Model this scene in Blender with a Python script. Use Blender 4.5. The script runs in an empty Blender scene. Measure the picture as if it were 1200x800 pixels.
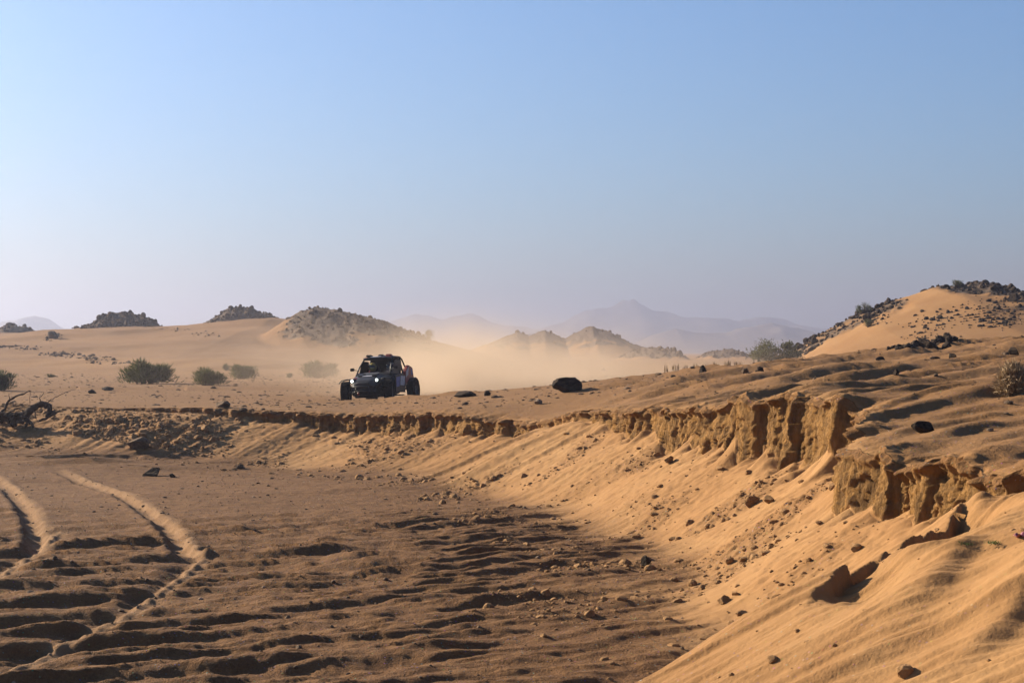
import bpy, bmesh, math, random
import numpy as np
from mathutils import Vector, Matrix

R = math.radians
scene = bpy.context.scene
COL = scene.collection

# ------------------------------------------------------------------ camera
CAM_Z = 2.9
FPX = 2000.0            # focal length in pixels of a 1200 px wide picture
HORIZ = 412.0           # row of the horizon in that picture
cam_data = bpy.data.cameras.new('camera')
cam_data.sensor_width = 36.0
cam_data.lens = 36.0 * FPX / 1200.0
cam_data.clip_start = 0.1
cam_data.clip_end = 20000.0
cam = bpy.data.objects.new('camera', cam_data)
COL.objects.link(cam)
cam.location = (0, 0, CAM_Z)
cam.rotation_euler = (R(90) + math.atan((HORIZ - 400.0) / FPX), 0, 0)
scene.camera = cam

# ------------------------------------------------------------------ sky, sun, exposure
SUN_EL = R(22.0)
SUN_AZ = R(-60.0)       # measured from the view axis (+Y), negative = to the left
world = bpy.data.worlds.new('World')
scene.world = world
world.use_nodes = True
wn = world.node_tree.nodes
wl = world.node_tree.links
wn.clear()
w_out = wn.new('ShaderNodeOutputWorld')
w_bg = wn.new('ShaderNodeBackground')
w_sky = wn.new('ShaderNodeTexSky')
w_sky.sky_type = 'NISHITA'
w_sky.sun_disc = False
w_sky.sun_elevation = SUN_EL
w_sky.sun_rotation = SUN_AZ
w_sky.altitude = 0.0
w_sky.air_density = 1.1
w_sky.dust_density = 1.3
w_sky.ozone_density = 8.0
w_bg.inputs['Strength'].default_value = 0.055
wl.new(w_sky.outputs['Color'], w_bg.inputs['Color'])
wl.new(w_bg.outputs['Background'], w_out.inputs['Surface'])

sun_data = bpy.data.lights.new('sun', 'SUN')
sun_data.energy = 5.0
sun_data.angle = R(0.55)
sun_data.color = (1.0, 0.86, 0.66)
sun = bpy.data.objects.new('sun', sun_data)
COL.objects.link(sun)
sun_dir = Vector((math.sin(SUN_AZ) * math.cos(SUN_EL), math.cos(SUN_AZ) * math.cos(SUN_EL), math.sin(SUN_EL)))
sun.rotation_euler = (-sun_dir).to_track_quat('-Z', 'Y').to_euler()
sun.location = (-40, 30, 40)

vs = scene.view_settings
scene.display_settings.display_device = 'sRGB'
vs.view_transform = 'Standard'
vs.look = 'None'
vs.gamma = 1.0
vs.use_curve_mapping = False
vs.exposure = 1.60

HAZE = 0.00058

cy = scene.cycles
cy.use_denoising = True
try:
    cy.denoiser = 'OPENIMAGEDENOISE'
except Exception:
    pass
cy.max_bounces = 4
cy.diffuse_bounces = 2
cy.glossy_bounces = 2
cy.transmission_bounces = 3
cy.volume_bounces = 1
cy.transparent_max_bounces = 6
cy.volume_step_rate = 1.0
cy.volume_max_steps = 128

# ------------------------------------------------------------------ noise
_rng = np.random.RandomState(7)
_PERM = _rng.permutation(1024).astype(np.int32)
_COS = np.cos(np.arange(1024) * 2 * math.pi / 1024).astype(np.float32) * 1.5
_SIN = np.sin(np.arange(1024) * 2 * math.pi / 1024).astype(np.float32) * 1.5

def perlin(x, y, seed=0):
    x, y = np.broadcast_arrays(np.asarray(x, dtype=np.float64), np.asarray(y, dtype=np.float64))
    fx0 = np.floor(x); fy0 = np.floor(y)
    fx = (x - fx0).astype(np.float32); fy = (y - fy0).astype(np.float32)
    ix = fx0.astype(np.int32) + seed * 131; iy = fy0.astype(np.int32) + seed * 57
    ux = fx * fx * fx * (fx * (fx * 6 - 15) + 10)
    uy = fy * fy * fy * (fy * (fy * 6 - 15) + 10)
    r0 = _PERM[iy & 1023]; r1 = _PERM[(iy + 1) & 1023]
    def g(i, r, ox, oy):
        a = _PERM[(i + r) & 1023]
        return _COS[a] * (fx - ox) + _SIN[a] * (fy - oy)
    a = g(ix, r0, 0, 0); n0 = a + (g(ix + 1, r0, 1, 0) - a) * ux
    a = g(ix, r1, 0, 1); n1 = a + (g(ix + 1, r1, 1, 1) - a) * ux
    return n0 + (n1 - n0) * uy

def fbm(x, y, octs=4, seed=0, gain=0.5):
    s = 0; a = 1.0
    for k in range(octs):
        s = s + a * perlin(np.asarray(x) * 2 ** k + 17.3 * k, np.asarray(y) * 2 ** k - 9.1 * k, seed + k)
        a *= gain
    return s

def ridged(x, y, octs=3, seed=0, gain=0.5):
    s = 0; a = 1.0
    for k in range(octs):
        s = s + a * (1 - 2.0 * np.abs(perlin(np.asarray(x) * 2 ** k + 7.7 * k, np.asarray(y) * 2 ** k, seed + k)))
        a *= gain
    return s

def ss(a, b, x):
    t = np.clip((x - a) / (b - a), 0, 1)
    return t * t * (3 - 2 * t)

def smax(a, b, k):
    h = np.clip(0.5 + 0.5 * (a - b) / k, 0, 1)
    return b * (1 - h) + a * h + k * h * (1 - h)

# ------------------------------------------------------------------ the edge of the wash
# column: x, y of the lip; scarp height; tangent of the sand slope below
LIP = [
    (5.6, -40, 0.00, 0.50), (5.2, -12, 0.00, 0.50), (5.1, 3.0, 0.00, 0.52), (5.0, 9.0, 0.00, 0.56), (4.95, 13.0, 0.02, 0.60),
    (4.75, 15.6, 0.25, 0.62), (4.40, 17.2, 0.62, 0.62), (4.15, 18.4, 0.72, 0.62), (3.85, 19.6, 0.85, 0.62),
    (4.35, 21.3, 0.75, 0.60), (4.65, 23.0, 1.00, 0.58), (4.45, 25.0, 1.20, 0.56), (4.20, 26.5, 1.10, 0.56),
    (3.75, 28.0, 1.00, 0.56), (3.10, 31.0, 0.85, 0.55), (2.20, 34.0, 0.50, 0.52), (1.50, 36.5, 0.25, 0.48),
    (0.75, 39.0, 0.30, 0.46), (0.00, 41.3, 0.48, 0.42), (-2.20, 44.0, 0.62, 0.36), (-4.65, 46.3, 0.55, 0.32),
    (-7.20, 47.8, 0.28, 0.31), (-9.80, 48.9, 0.14, 0.31), (-12.6, 50.2, 0.06, 0.30), (-15.5, 52.2, 0.0, 0.27),
    (-20, 55.5, 0.0, 0.20), (-40, 62.0, 0.0, 0.08), (-80, 74.0, 0.0, 0.08), (-160, 90.0, 0.0, 0.08)]

def catmull(P, per=24):
    P = np.array(P, dtype=float); out = []
    for i in range(len(P) - 1):
        p0 = P[max(i - 1, 0)]; p1 = P[i]; p2 = P[i + 1]; p3 = P[min(i + 2, len(P) - 1)]
        # linear data that jumps in spacing: use a tension spline
        for t in np.linspace(0, 1, per, endpoint=False):
            m1 = (p2 - p0) * 0.5 * min(1, np.linalg.norm(p2 - p1) / max(1e-6, np.linalg.norm(p2 - p0)) * 2)
            m2 = (p3 - p1) * 0.5 * min(1, np.linalg.norm(p2 - p1) / max(1e-6, np.linalg.norm(p3 - p1)) * 2)
            t2 = t * t; t3 = t2 * t
            out.append((2 * t3 - 3 * t2 + 1) * p1 + (t3 - 2 * t2 + t) * m1 + (-2 * t3 + 3 * t2) * p2 + (t3 - t2) * m2)
    out.append(P[-1])
    return np.array(out)

lip_dense = catmull([(a, b) for a, b, c, d in LIP])
seg = np.linalg.norm(np.diff(lip_dense, axis=0), axis=1)
lip_u = np.concatenate([[0], np.cumsum(seg)])
# even resampling, then a smoothed base curve for stable frames
U_ALL = np.arange(0, lip_u[-1], 0.12)
raw_xy = np.stack([np.interp(U_ALL, lip_u, lip_dense[:, k]) for k in range(2)], 1)
def gsmooth(a, sig):
    n = int(sig * 3); k = np.exp(-0.5 * (np.arange(-n, n + 1) / sig) ** 2); k /= k.sum()
    pad = np.concatenate([np.repeat(a[:1], n, 0), a, np.repeat(a[-1:], n, 0)])
    return np.stack([np.convolve(pad[:, j], k, 'valid') for j in range(a.shape[1])], 1)
BASE = gsmooth(raw_xy, 14)
tan = np.gradient(BASE, axis=0); tan /= np.linalg.norm(tan, axis=1)[:, None]
NOR = np.stack([tan[:, 1], -tan[:, 0]], 1)        # points to the plateau side
TAN = tan
LIP_OFF = np.einsum('ij,ij->i', raw_xy - BASE, NOR)
lipP = np.array([(a, b) for a, b, c, d in LIP])
_near = np.array([np.argmin(((BASE - p) ** 2).sum(1)) for p in lipP])
HS_U = np.interp(U_ALL, U_ALL[_near], [c for a, b, c, d in LIP])
TN_U = np.interp(U_ALL, U_ALL[_near], [d for a, b, c, d in LIP])

def u_of(x, y):
    return U_ALL[np.argmin(((BASE - np.array((x, y))) ** 2).sum(1))]

def run(dv, hs):
    """fall line below the lip: sharp where there is a scarp, rounded where there is none"""
    w = 0.05 + 1.3 * (1 - ss(0.03, 0.30, hs))
    dv = np.maximum(dv, 0)
    return dv - w * (1 - np.exp(-dv / w))

def uv_of(x, y):
    """nearest base-curve column and signed distance (+ plateau, - wash)"""
    x = np.ravel(x); y = np.ravel(y)
    sub = slice(0, None, 3)
    B = BASE[sub].astype(np.float32); idx = np.arange(len(BASE))[sub]
    u = np.empty(len(x)); v = np.empty(len(x))
    for s in range(0, len(x), 20000):
        px = x[s:s + 20000].astype(np.float32); py = y[s:s + 20000].astype(np.float32)
        d = (px[:, None] - B[None, :, 0]) ** 2 + (py[:, None] - B[None, :, 1]) ** 2
        i = idx[np.argmin(d, 1)]
        dx = x[s:s + 20000] - BASE[i, 0]; dy = y[s:s + 20000] - BASE[i, 1]
        vv = dx * NOR[i, 0] + dy * NOR[i, 1]
        dist = np.sqrt(dx * dx + dy * dy)
        v[s:s + 20000] = np.where(np.abs(vv) > 0.8 * dist, vv, np.sign(vv) * dist)
        u[s:s + 20000] = U_ALL[i] + dx * TAN[i, 0] + dy * TAN[i, 1]
    return u, v

# ------------------------------------------------------------------ heights
def ripples(x, y, lam, seed, lee=(0.60, -0.80), cover=0.25, along=2.2):
    c = (x * -lee[1] + y * lee[0])
    s = (x * lee[0] + y * lee[1]) / lam
    s = s + 0.50 * perlin(x / (3.4 * lam), y / (3.4 * lam), seed) + 0.11 * perlin(x / (0.8 * lam), y / (0.8 * lam), seed + 5)
    k = np.floor(s); f = s - k
    up = 0.72
    prof = np.where(f < up, 0.5 - 0.5 * np.cos(np.pi * f / up), 0.5 + 0.5 * np.cos(np.pi * (f - up) / (1 - up)))
    amp = perlin(c / (along * lam), k * 3.37 + 0.5, seed + 9)
    return prof * ss(-cover - 0.25, 0.45, amp) * (0.8 + 0.4 * perlin(x / lam * 0.3, y / lam * 0.3, seed + 2))

def pix(px, py, D):
    Y = FPX * D / (py - HORIZ)
    return ((px - 600) * Y / FPX, Y)

TRACKS = []
for pts in ([(60, 548), (100, 563), (135, 578), (168, 596), (195, 618), (212, 640), (222, 655)],
            [(246, 640), (200, 682), (150, 715), (100, 742), (50, 765), (-10, 790), (-120, 830)],
            [(-40, 548), (2, 566), (22, 588), (36, 612), (42, 632), (38, 650)],
            [(70, 618), (40, 645), (5, 668), (-30, 690), (-90, 720)]):
    TRACKS.append(catmull([pix(a, b, 2.86) for a, b in pts], 14))

def track_dist(x, y, T):
    """signed distance to a track (right hand positive) and how far along, 0..1"""
    d = np.full(x.shape, 99.0); sg = np.zeros(x.shape); al = np.zeros(x.shape)
    for i in range(len(T) - 1):
        a = T[i]; b = T[i + 1]; e = b - a; L2 = (e ** 2).sum()
        t = np.clip(((x - a[0]) * e[0] + (y - a[1]) * e[1]) / L2, 0, 1)
        qx = x - a[0] - t * e[0]; qy = y - a[1] - t * e[1]
        dd = np.sqrt(qx * qx + qy * qy)
        m = dd < d
        d = np.where(m, dd, d); sg = np.where(m, np.sign(e[1] * qx - e[0] * qy), sg); al = np.where(m, (i + t) / (len(T) - 1), al)
    return d * sg, al

def tracks(x, y):
    z = np.zeros(x.shape); fresh = np.zeros(x.shape)
    m = (y > 9) & (y < 46) & (x < -1.5) & (x > -20)
    if not m.any():
        return z, fresh
    xs = x[m]; ys = y[m]; zz = np.zeros(xs.shape); ff = np.zeros(xs.shape)
    for k, T in enumerate(TRACKS):
        d, al = track_dist(xs, ys, T)
        wob = 0.05 * perlin(xs * 2.2, ys * 2.2, 71 + k)
        d = d + wob
        ad = np.abs(d)
        fade = ss(0, 0.12, al) * (1 - ss(0.9, 1.0, al))
        deep = 0.55 + 0.45 * al if k in (0, 2) else 1.0 - 0.1 * al
        if k in (0, 2):
            # heading to the camera: the berm is thrown out on the outside of the bend (its left hand)
            berm = 0.05 * np.exp(-((d + 0.22) / 0.10) ** 2) + 0.03 * np.exp(-((d - 0.24) / 0.08) ** 2)
            groove = -0.07 * np.exp(-(d / 0.14) ** 4)
            ff = np.maximum(ff, fade * np.exp(-((d + 0.11) / 0.19) ** 4) * (0.75 + 0.5 * perlin(xs * 3, ys * 3, 44)))
        else:
            berm = 0.075 * np.exp(-((d + 0.07) / 0.07) ** 2)
            groove = -0.06 * np.exp(-((d - 0.05) / 0.16) ** 2)
            ff = np.maximum(ff, 0.8 * fade * np.exp(-((d + 0.09) / 0.13) ** 2))
        zz += fade * deep * (berm * (0.85 + 0.30 * perlin(xs * 2.3, ys * 2.3, 40)) + groove)
    z[m] = zz; fresh[m] = ff
    return z, fresh

def floor_z(x, y):
    z = np.zeros(x.shape)
    z = z + 0.30 * ss(-6, -16, x) * ss(36, 48, y)
    z = z + 0.10 * fbm(x / 9, y / 9, 3, 3)
    near = 1 - ss(26.0, 33.5, y + 1.5 * perlin(x / 4, y / 4, 77) + 0.10 * np.abs(x))
    near = near * (1 - 0.55 * ss(-2.0, 1.8, x - 0.12 * (y - 18)))
    far = ss(41.5, 43.5, y) * (1 - ss(48, 52, y)) * ss(-4, -9, x)
    z = z + near * (0.118 * ripples(x, y, 0.98, 11, (0.58, -0.81), 0.50, 4.2) + 0.078 * ripples(x, y, 0.44, 23, (0.5, -0.86), 0.35, 3.4) + 0.03 * ripples(x, y, 0.25, 27, (0.62, -0.78), 0.3, 3.0) + 0.03 * fbm(x / 0.5, y / 0.5, 4, 31))
    z = z + far * (0.13 * ripples(x, y, 1.5, 14, (0.35, -0.94)))
    band = (1 - near) * (1 - far)
    z = z + band * (0.012 * fbm(x / 0.5, y / 0.5, 3, 35) + 0.05 * ripples(x, y, 2.6, 37, (0.3, -0.95), -0.25))
    tz, fr = tracks(x, y)
    return z * (1 - 0.88 * fr) + tz, fr

CAR_Y = 57.5
CAR_X = (446.0 - 600) / FPX * CAR_Y

def lean_x(x):
    return np.clip(x, -4.2, 15.0)

def plateau_z(x, y):
    D = 1.2 - 0.1 * lean_x(x)
    D = np.where(x < -4.2, 1.62 - 0.0 * x, D)
    z = CAM_Z - D
    z = z - 0.36 * (1 - ss(17.5, 24, y)) - 0.12 * (1 - ss(8, 14, y))
    z = z - 0.42 * np.exp(-((x - 0.2) / 3.4) ** 2 - ((y - 40.5) / 3.6) ** 2)
    z = z - 0.15 * np.exp(-((x - 2.6) / 2.5) ** 2 - ((y - 33.0) / 4) ** 2)
    z = z + 0.10 * np.exp(-((x - 4.4) / 1.2) ** 2 - ((y - 26.0) / 2) ** 2)
    z = z + 0.05 * fbm(x / 6, y / 6, 3, 51)
    z = z + 0.05 * np.tanh((x - CAR_X - 0.1) / 0.5) * np.exp(-((x - CAR_X) / 2.5) ** 2 - ((y - CAR_Y) / 3) ** 2)
    z = z + (0.13 + 0.05 * perlin(x * 1.7, y * 1.7, 57)) * np.exp(-((x - CAR_X - 0.4) / 3.0) ** 4 - ((y - CAR_Y + 2.6 + 0.15 * (x - CAR_X)) / 0.45) ** 2)
    rough = ss(0.5, 4.5, x) * (1 - ss(52, 62, y))
    z = z + rough * (0.22 * ripples(x, y, 1.7, 61, (0.62, -0.78), 0.25) + 0.10 * ripples(x, y, 0.7, 67, (0.5, -0.86), 0.25))
    z = z + (0.35 + 0.65 * rough) * 0.022 * fbm(x / 0.55, y / 0.55, 4, 69)
    back = ss(52, 80, y)
    plain = 1.15 + 0.10 * fbm(x / 14, y / 14, 3, 55) + 0.03 * fbm(x / 1.5, y / 1.5, 3, 56)
    return z * (1 - back) + plain * back

def ridge_spec(yc, wf, wb, pts, base, rock, name):
    p = np.array(pts, float)
    xs = (p[:, 0] - 600) * yc / FPX
    zs = CAM_Z + (HORIZ - p[:, 1]) * yc / FPX
    return dict(yc=yc, wf=wf, wb=wb, xs=xs, zs=zs, base=base, rock=rock, name=name)

RIDGES = [
    ridge_spec(225, 58, 45, [(-700, 400), (-300, 396), (-100, 391), (0, 390), (60, 391), (100, 386), (190, 384), (235, 384), (330, 378), (420, 388), (500, 403), (560, 418), (600, 426)], 1.0, 0, 'dune'),
    ridge_spec(246, 9, 9, [(-90, 396), (-40, 388), (0, 386), (15, 381), (30, 384), (52, 392), (70, 397)], 1.0, 1, 'a'),
    ridge_spec(222, 7, 8, [(70, 396), (92, 386), (115, 375), (126, 369), (150, 367), (170, 374), (192, 385), (210, 394)], 1.0, 1, 'b'),
    ridge_spec(236, 10, 10, [(225, 390), (250, 376), (268, 363), (280, 360), (300, 364), (325, 373), (345, 381), (365, 390)], 1.0, 1, 'c'),
    ridge_spec(188, 15, 18, [(300, 396), (322, 381), (345, 367), (370, 361), (400, 366), (450, 377), (500, 397), (545, 414), (580, 428)], 1.0, 0.85, 'd'),
    ridge_spec(420, 34, 34, [(520, 424), (548, 412), (580, 400), (605, 390), (620, 393), (637, 387), (662, 397), (692, 382), (715, 390), (740, 403), (778, 413), (800, 422)], 0.5, 0.75, 'e'),
    ridge_spec(330, 15, 18, [(720, 424), (742, 412), (765, 408), (785, 409), (806, 420), (820, 426)], 0.8, 0.9, 'f'),
    ridge_spec(360, 15, 18, [(795, 428), (818, 420), (840, 411), (860, 410), (885, 419), (905, 426)], 0.8, 0.9, 'g'),
    ridge_spec(135, 25, 22, [(895, 432), (925, 418), (950, 402), (1000, 373), (1050, 353), (1098, 337), (1125, 336), (1150, 333), (1175, 339), (1200, 348), (1260, 356), (1350, 378), (1500, 412)], 1.1, 0.25, 'h'),
]

def far_z(x, y, z):
    """dunes and rocky hills from about 100 m on; returns height and rock share"""
    rock = np.zeros(x.shape)
    m = (y > 78) & (y < 700)
    if not m.any():
        return z, rock
    X = x[m]; Y = y[m]; Z = z[m]; K = rock[m]
    for i, r in enumerate(RIDGES):
        dy = Y - r['yc'] + 0.25 * r['wf'] * perlin(X / (r['wf'] * 1.3), Y * 0 + i, 90 + i)
        w = np.where(dy < 0, r['wf'], r['wb'])
        zc = np.interp(X, r['xs'], r['zs'], left=0.9, right=0.9)
        zc = np.where((X < r['xs'][0]) | (X > r['xs'][-1]), 0.9, zc)
        e = np.exp(-np.abs(dy / w) ** 1.7)
        hz = r['base'] + (zc - r['base']) * e
        if r['rock'] > 0:
            rel = np.clip((hz - r['base']) / max(1e-3, (r['zs'].max() - r['base'])), 0, 1)
            if r['name'] == 'h':
                # the sandy hill: rock only along its left skyline and over its upper right shoulder
                pxh = X / r['yc'] * FPX + 600
                pyh = HORIZ - (hz - CAM_Z) * FPX / r['yc']
                k = ss(1128, 1158, pxh + 26 * perlin(X / 2, Y / 2, 5)) * ss(392, 378, pyh + 14 * perlin(X / 3, Y / 3, 6))
                k = np.maximum(k, ss(1090, 1105, pxh) * ss(352, 344, pyh + 6 * perlin(X / 2, Y / 2, 7)))
                k = np.maximum(k, ss(0.88, 0.98, e + 0.05 * perlin(X / 2.5, Y / 2.5, 9)) * (1 - ss(1040, 1090, pxh)) * 0.52)
            else:
                lo = 0.32 if r['name'] in 'de' else 0.25
                k = ss(lo, lo + 0.25, rel + 0.20 * fbm(X / 5, Y / 5, 3, 96 + i)) * r['rock']
                if r['name'] == 'd':
                    k = k * ss(-26.5, -22.0, X + 1.5 * perlin(X / 3, Y / 3, 8))
            hz = hz + k * (0.30 * ridged(X / 2.8, Y / 2.8, 4, 100 + i) - 0.2) * (r['yc'] / 200.0) ** 0.5
        else:
            k = np.zeros(X.shape)
            hz = hz + e * (0.55 * ripples(X, Y, 26, 120, (0.75, -0.66), 0.2) + 0.25 * fbm(X / 16, Y / 16, 3, 121))
        up = ss(-0.15, 0.25, hz - Z)
        K = K * (1 - up) + k * up
        Z = smax(hz, Z, 0.35)
    # a low bright hump of sand in front of the dunes and small drifts
    Z = Z + 0.9 * np.exp(-((X + 21) / 8.5) ** 2 - ((Y - 130) / 7) ** 2) + 0.5 * np.exp(-((X + 34) / 12) ** 2 - ((Y - 140) / 6) ** 2)
    Z = Z + ss(100, 125, Y) * (1 - K) * (0.10 * ripples(X, Y, 6.5, 130, (0.7, -0.7), 0.0) + 0.05 * fbm(X / 4, Y / 4, 3, 131))
    z = z.copy(); rock = rock.copy()
    z[m] = Z; rock[m] = K
    return z, rock

VMAX, VMIN = 1.9, -5.6
def height(x, y, sink=False):
    x = np.asarray(x, float).ravel(); y = np.asarray(y, float).ravel()
    z = plateau_z(x, y)
    fresh = np.zeros(x.shape); grav = np.zeros(x.shape)
    near = (np.hypot(x, y) < 95) & (y > -60)
    if near.any():
        xs = x[near]; ys = y[near]
        u, v = uv_of(xs, ys)
        o = np.interp(u, U_ALL, LIP_OFF); hs = np.interp(u, U_ALL, HS_U); tn = np.interp(u, U_ALL, TN_U)
        zf, fr = floor_z(xs, ys)
        zp = z[near]
        foot = zp - hs
        zt = smax(zf, foot - run(o - v, hs) * tn, 0.25)
        zz = np.where(v < o, zt, zp)
        if sink:
            ins = np.minimum(VMAX - v, v - VMIN)
            ins = np.minimum(ins, (u - STRIP_U0) * 0.5)
            ins = np.minimum(ins, (STRIP_U1 - u) * 0.5)
            zz = zz - 0.8 * ss(0.05, 0.7, ins)
        z[near] = zz
        fresh[near] = np.where(v < o, fr, 0)
        gl = ss(-1.6, -3.4, v + 0.7 * perlin(xs / 1.3, ys / 1.3, 200)); flat = ss(0.10, 0.0, hs) * ss(-8, -14, xs)
        gl = np.maximum(gl, 0.62 * flat)
        grav[near] = np.where(v < o, gl, 0.62)
    else:
        grav[:] = 0.6
    far = ~near
    grav[far] = 0.60 * (1 - 0.55 * ss(8, 14, x[far]) * ss(90, 110, y[far])) * (0.8 + 0.5 * perlin(x[far] / 18, y[far] / 18, 210))
    z, rock = far_z(x, y, z)
    return z, fresh, grav, rock

STRIP_U0 = u_of(4.9, 4.0)
STRIP_U1 = u_of(-19.0, 55.0)

# ------------------------------------------------------------------ mesh helpers
def link(o):
    COL.objects.link(o); return o

def tag(o, label=None, cat=None, group=None, kind=None):
    if label: o['label'] = label
    if cat: o['category'] = cat
    if group: o['group'] = group
    if kind: o['kind'] = kind
    return o

def mesh_np(name, verts, faces, mat=None, attrs=None, smooth=True):
    me = bpy.data.meshes.new(name)
    verts = np.ascontiguousarray(verts, dtype=np.float32); faces = np.ascontiguousarray(faces, dtype=np.int32)
    n = faces.shape[1]
    me.vertices.add(len(verts)); me.vertices.foreach_set('co', verts.ravel())
    me.loops.add(faces.size); me.loops.foreach_set('vertex_index', faces.ravel())
    me.polygons.add(len(faces))
    me.polygons.foreach_set('loop_start', np.arange(0, faces.size, n, dtype=np.int32))
    me.polygons.foreach_set('loop_total', np.full(len(faces), n, dtype=np.int32))
    me.polygons.foreach_set('use_smooth', np.full(len(faces), smooth))
    for k, a in (attrs or {}).items():
        at = me.attributes.new(k, 'FLOAT', 'POINT')
        at.data.foreach_set('value', np.ascontiguousarray(a, dtype=np.float32))
    if mat: me.materials.append(mat)
    me.update(); me.validate()
    return me

def obj(name, me, parent=None):
    o = bpy.data.objects.new(name, me); link(o)
    if parent: o.parent = parent
    return o

def empty(name, loc, rz=0.0):
    o = bpy.data.objects.new(name, None); link(o)
    o.location = loc; o.rotation_euler = (0, 0, rz); o.empty_display_size = 0.2
    return o

def grid_faces(nr, nc, wrap=False):
    a = np.arange(nr * nc).reshape(nr, nc)
    if wrap:
        b = np.roll(a, -1, 1)
        f = np.stack([a[:-1], b[:-1], b[1:], a[1:]], -1)
    else:
        f = np.stack([a[:-1, :-1], a[:-1, 1:], a[1:, 1:], a[1:, :-1]], -1)
    return f.reshape(-1, 4)

# ------------------------------------------------------------------ materials
def nmat(name):
    m = bpy.data.materials.new(name); m.use_nodes = True
    nt = m.node_tree; b = nt.nodes['Principled BSDF']
    return m, nt, b

def N(nt, t, **kw):
    n = nt.nodes.new(t)
    for k, v in kw.items():
        if k in n.inputs: n.inputs[k].default_value = v
        else: setattr(n, k, v)
    return n

def mixc(nt, fac, a, b, blend='MIX'):
    n = nt.nodes.new('ShaderNodeMix'); n.data_type = 'RGBA'; n.blend_type = blend
    for sock, val in ((n.inputs[0], fac), (n.inputs[6], a), (n.inputs[7], b)):
        if hasattr(val, 'links') or isinstance(val, bpy.types.NodeSocket): nt.links.new(val, sock)
        else: sock.default_value = val if not isinstance(val, tuple) else (*val, 1.0)[:4]
    return n.outputs[2]

def math_n(nt, op, a, b=None, clamp=False):
    n = nt.nodes.new('ShaderNodeMath'); n.operation = op; n.use_clamp = clamp
    for sock, val in ((n.inputs[0], a), (n.inputs[1], b)):
        if val is None: continue
        if isinstance(val, bpy.types.NodeSocket): nt.links.new(val, sock)
        else: sock.default_value = val
    return n.outputs[0]

def ramp(nt, fac, lo, hi):
    n = nt.nodes.new('ShaderNodeMapRange'); n.interpolation_type = 'SMOOTHSTEP'
    nt.links.new(fac, n.inputs['Value']); n.inputs['From Min'].default_value = lo; n.inputs['From Max'].default_value = hi
    return n.outputs['Result']

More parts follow.
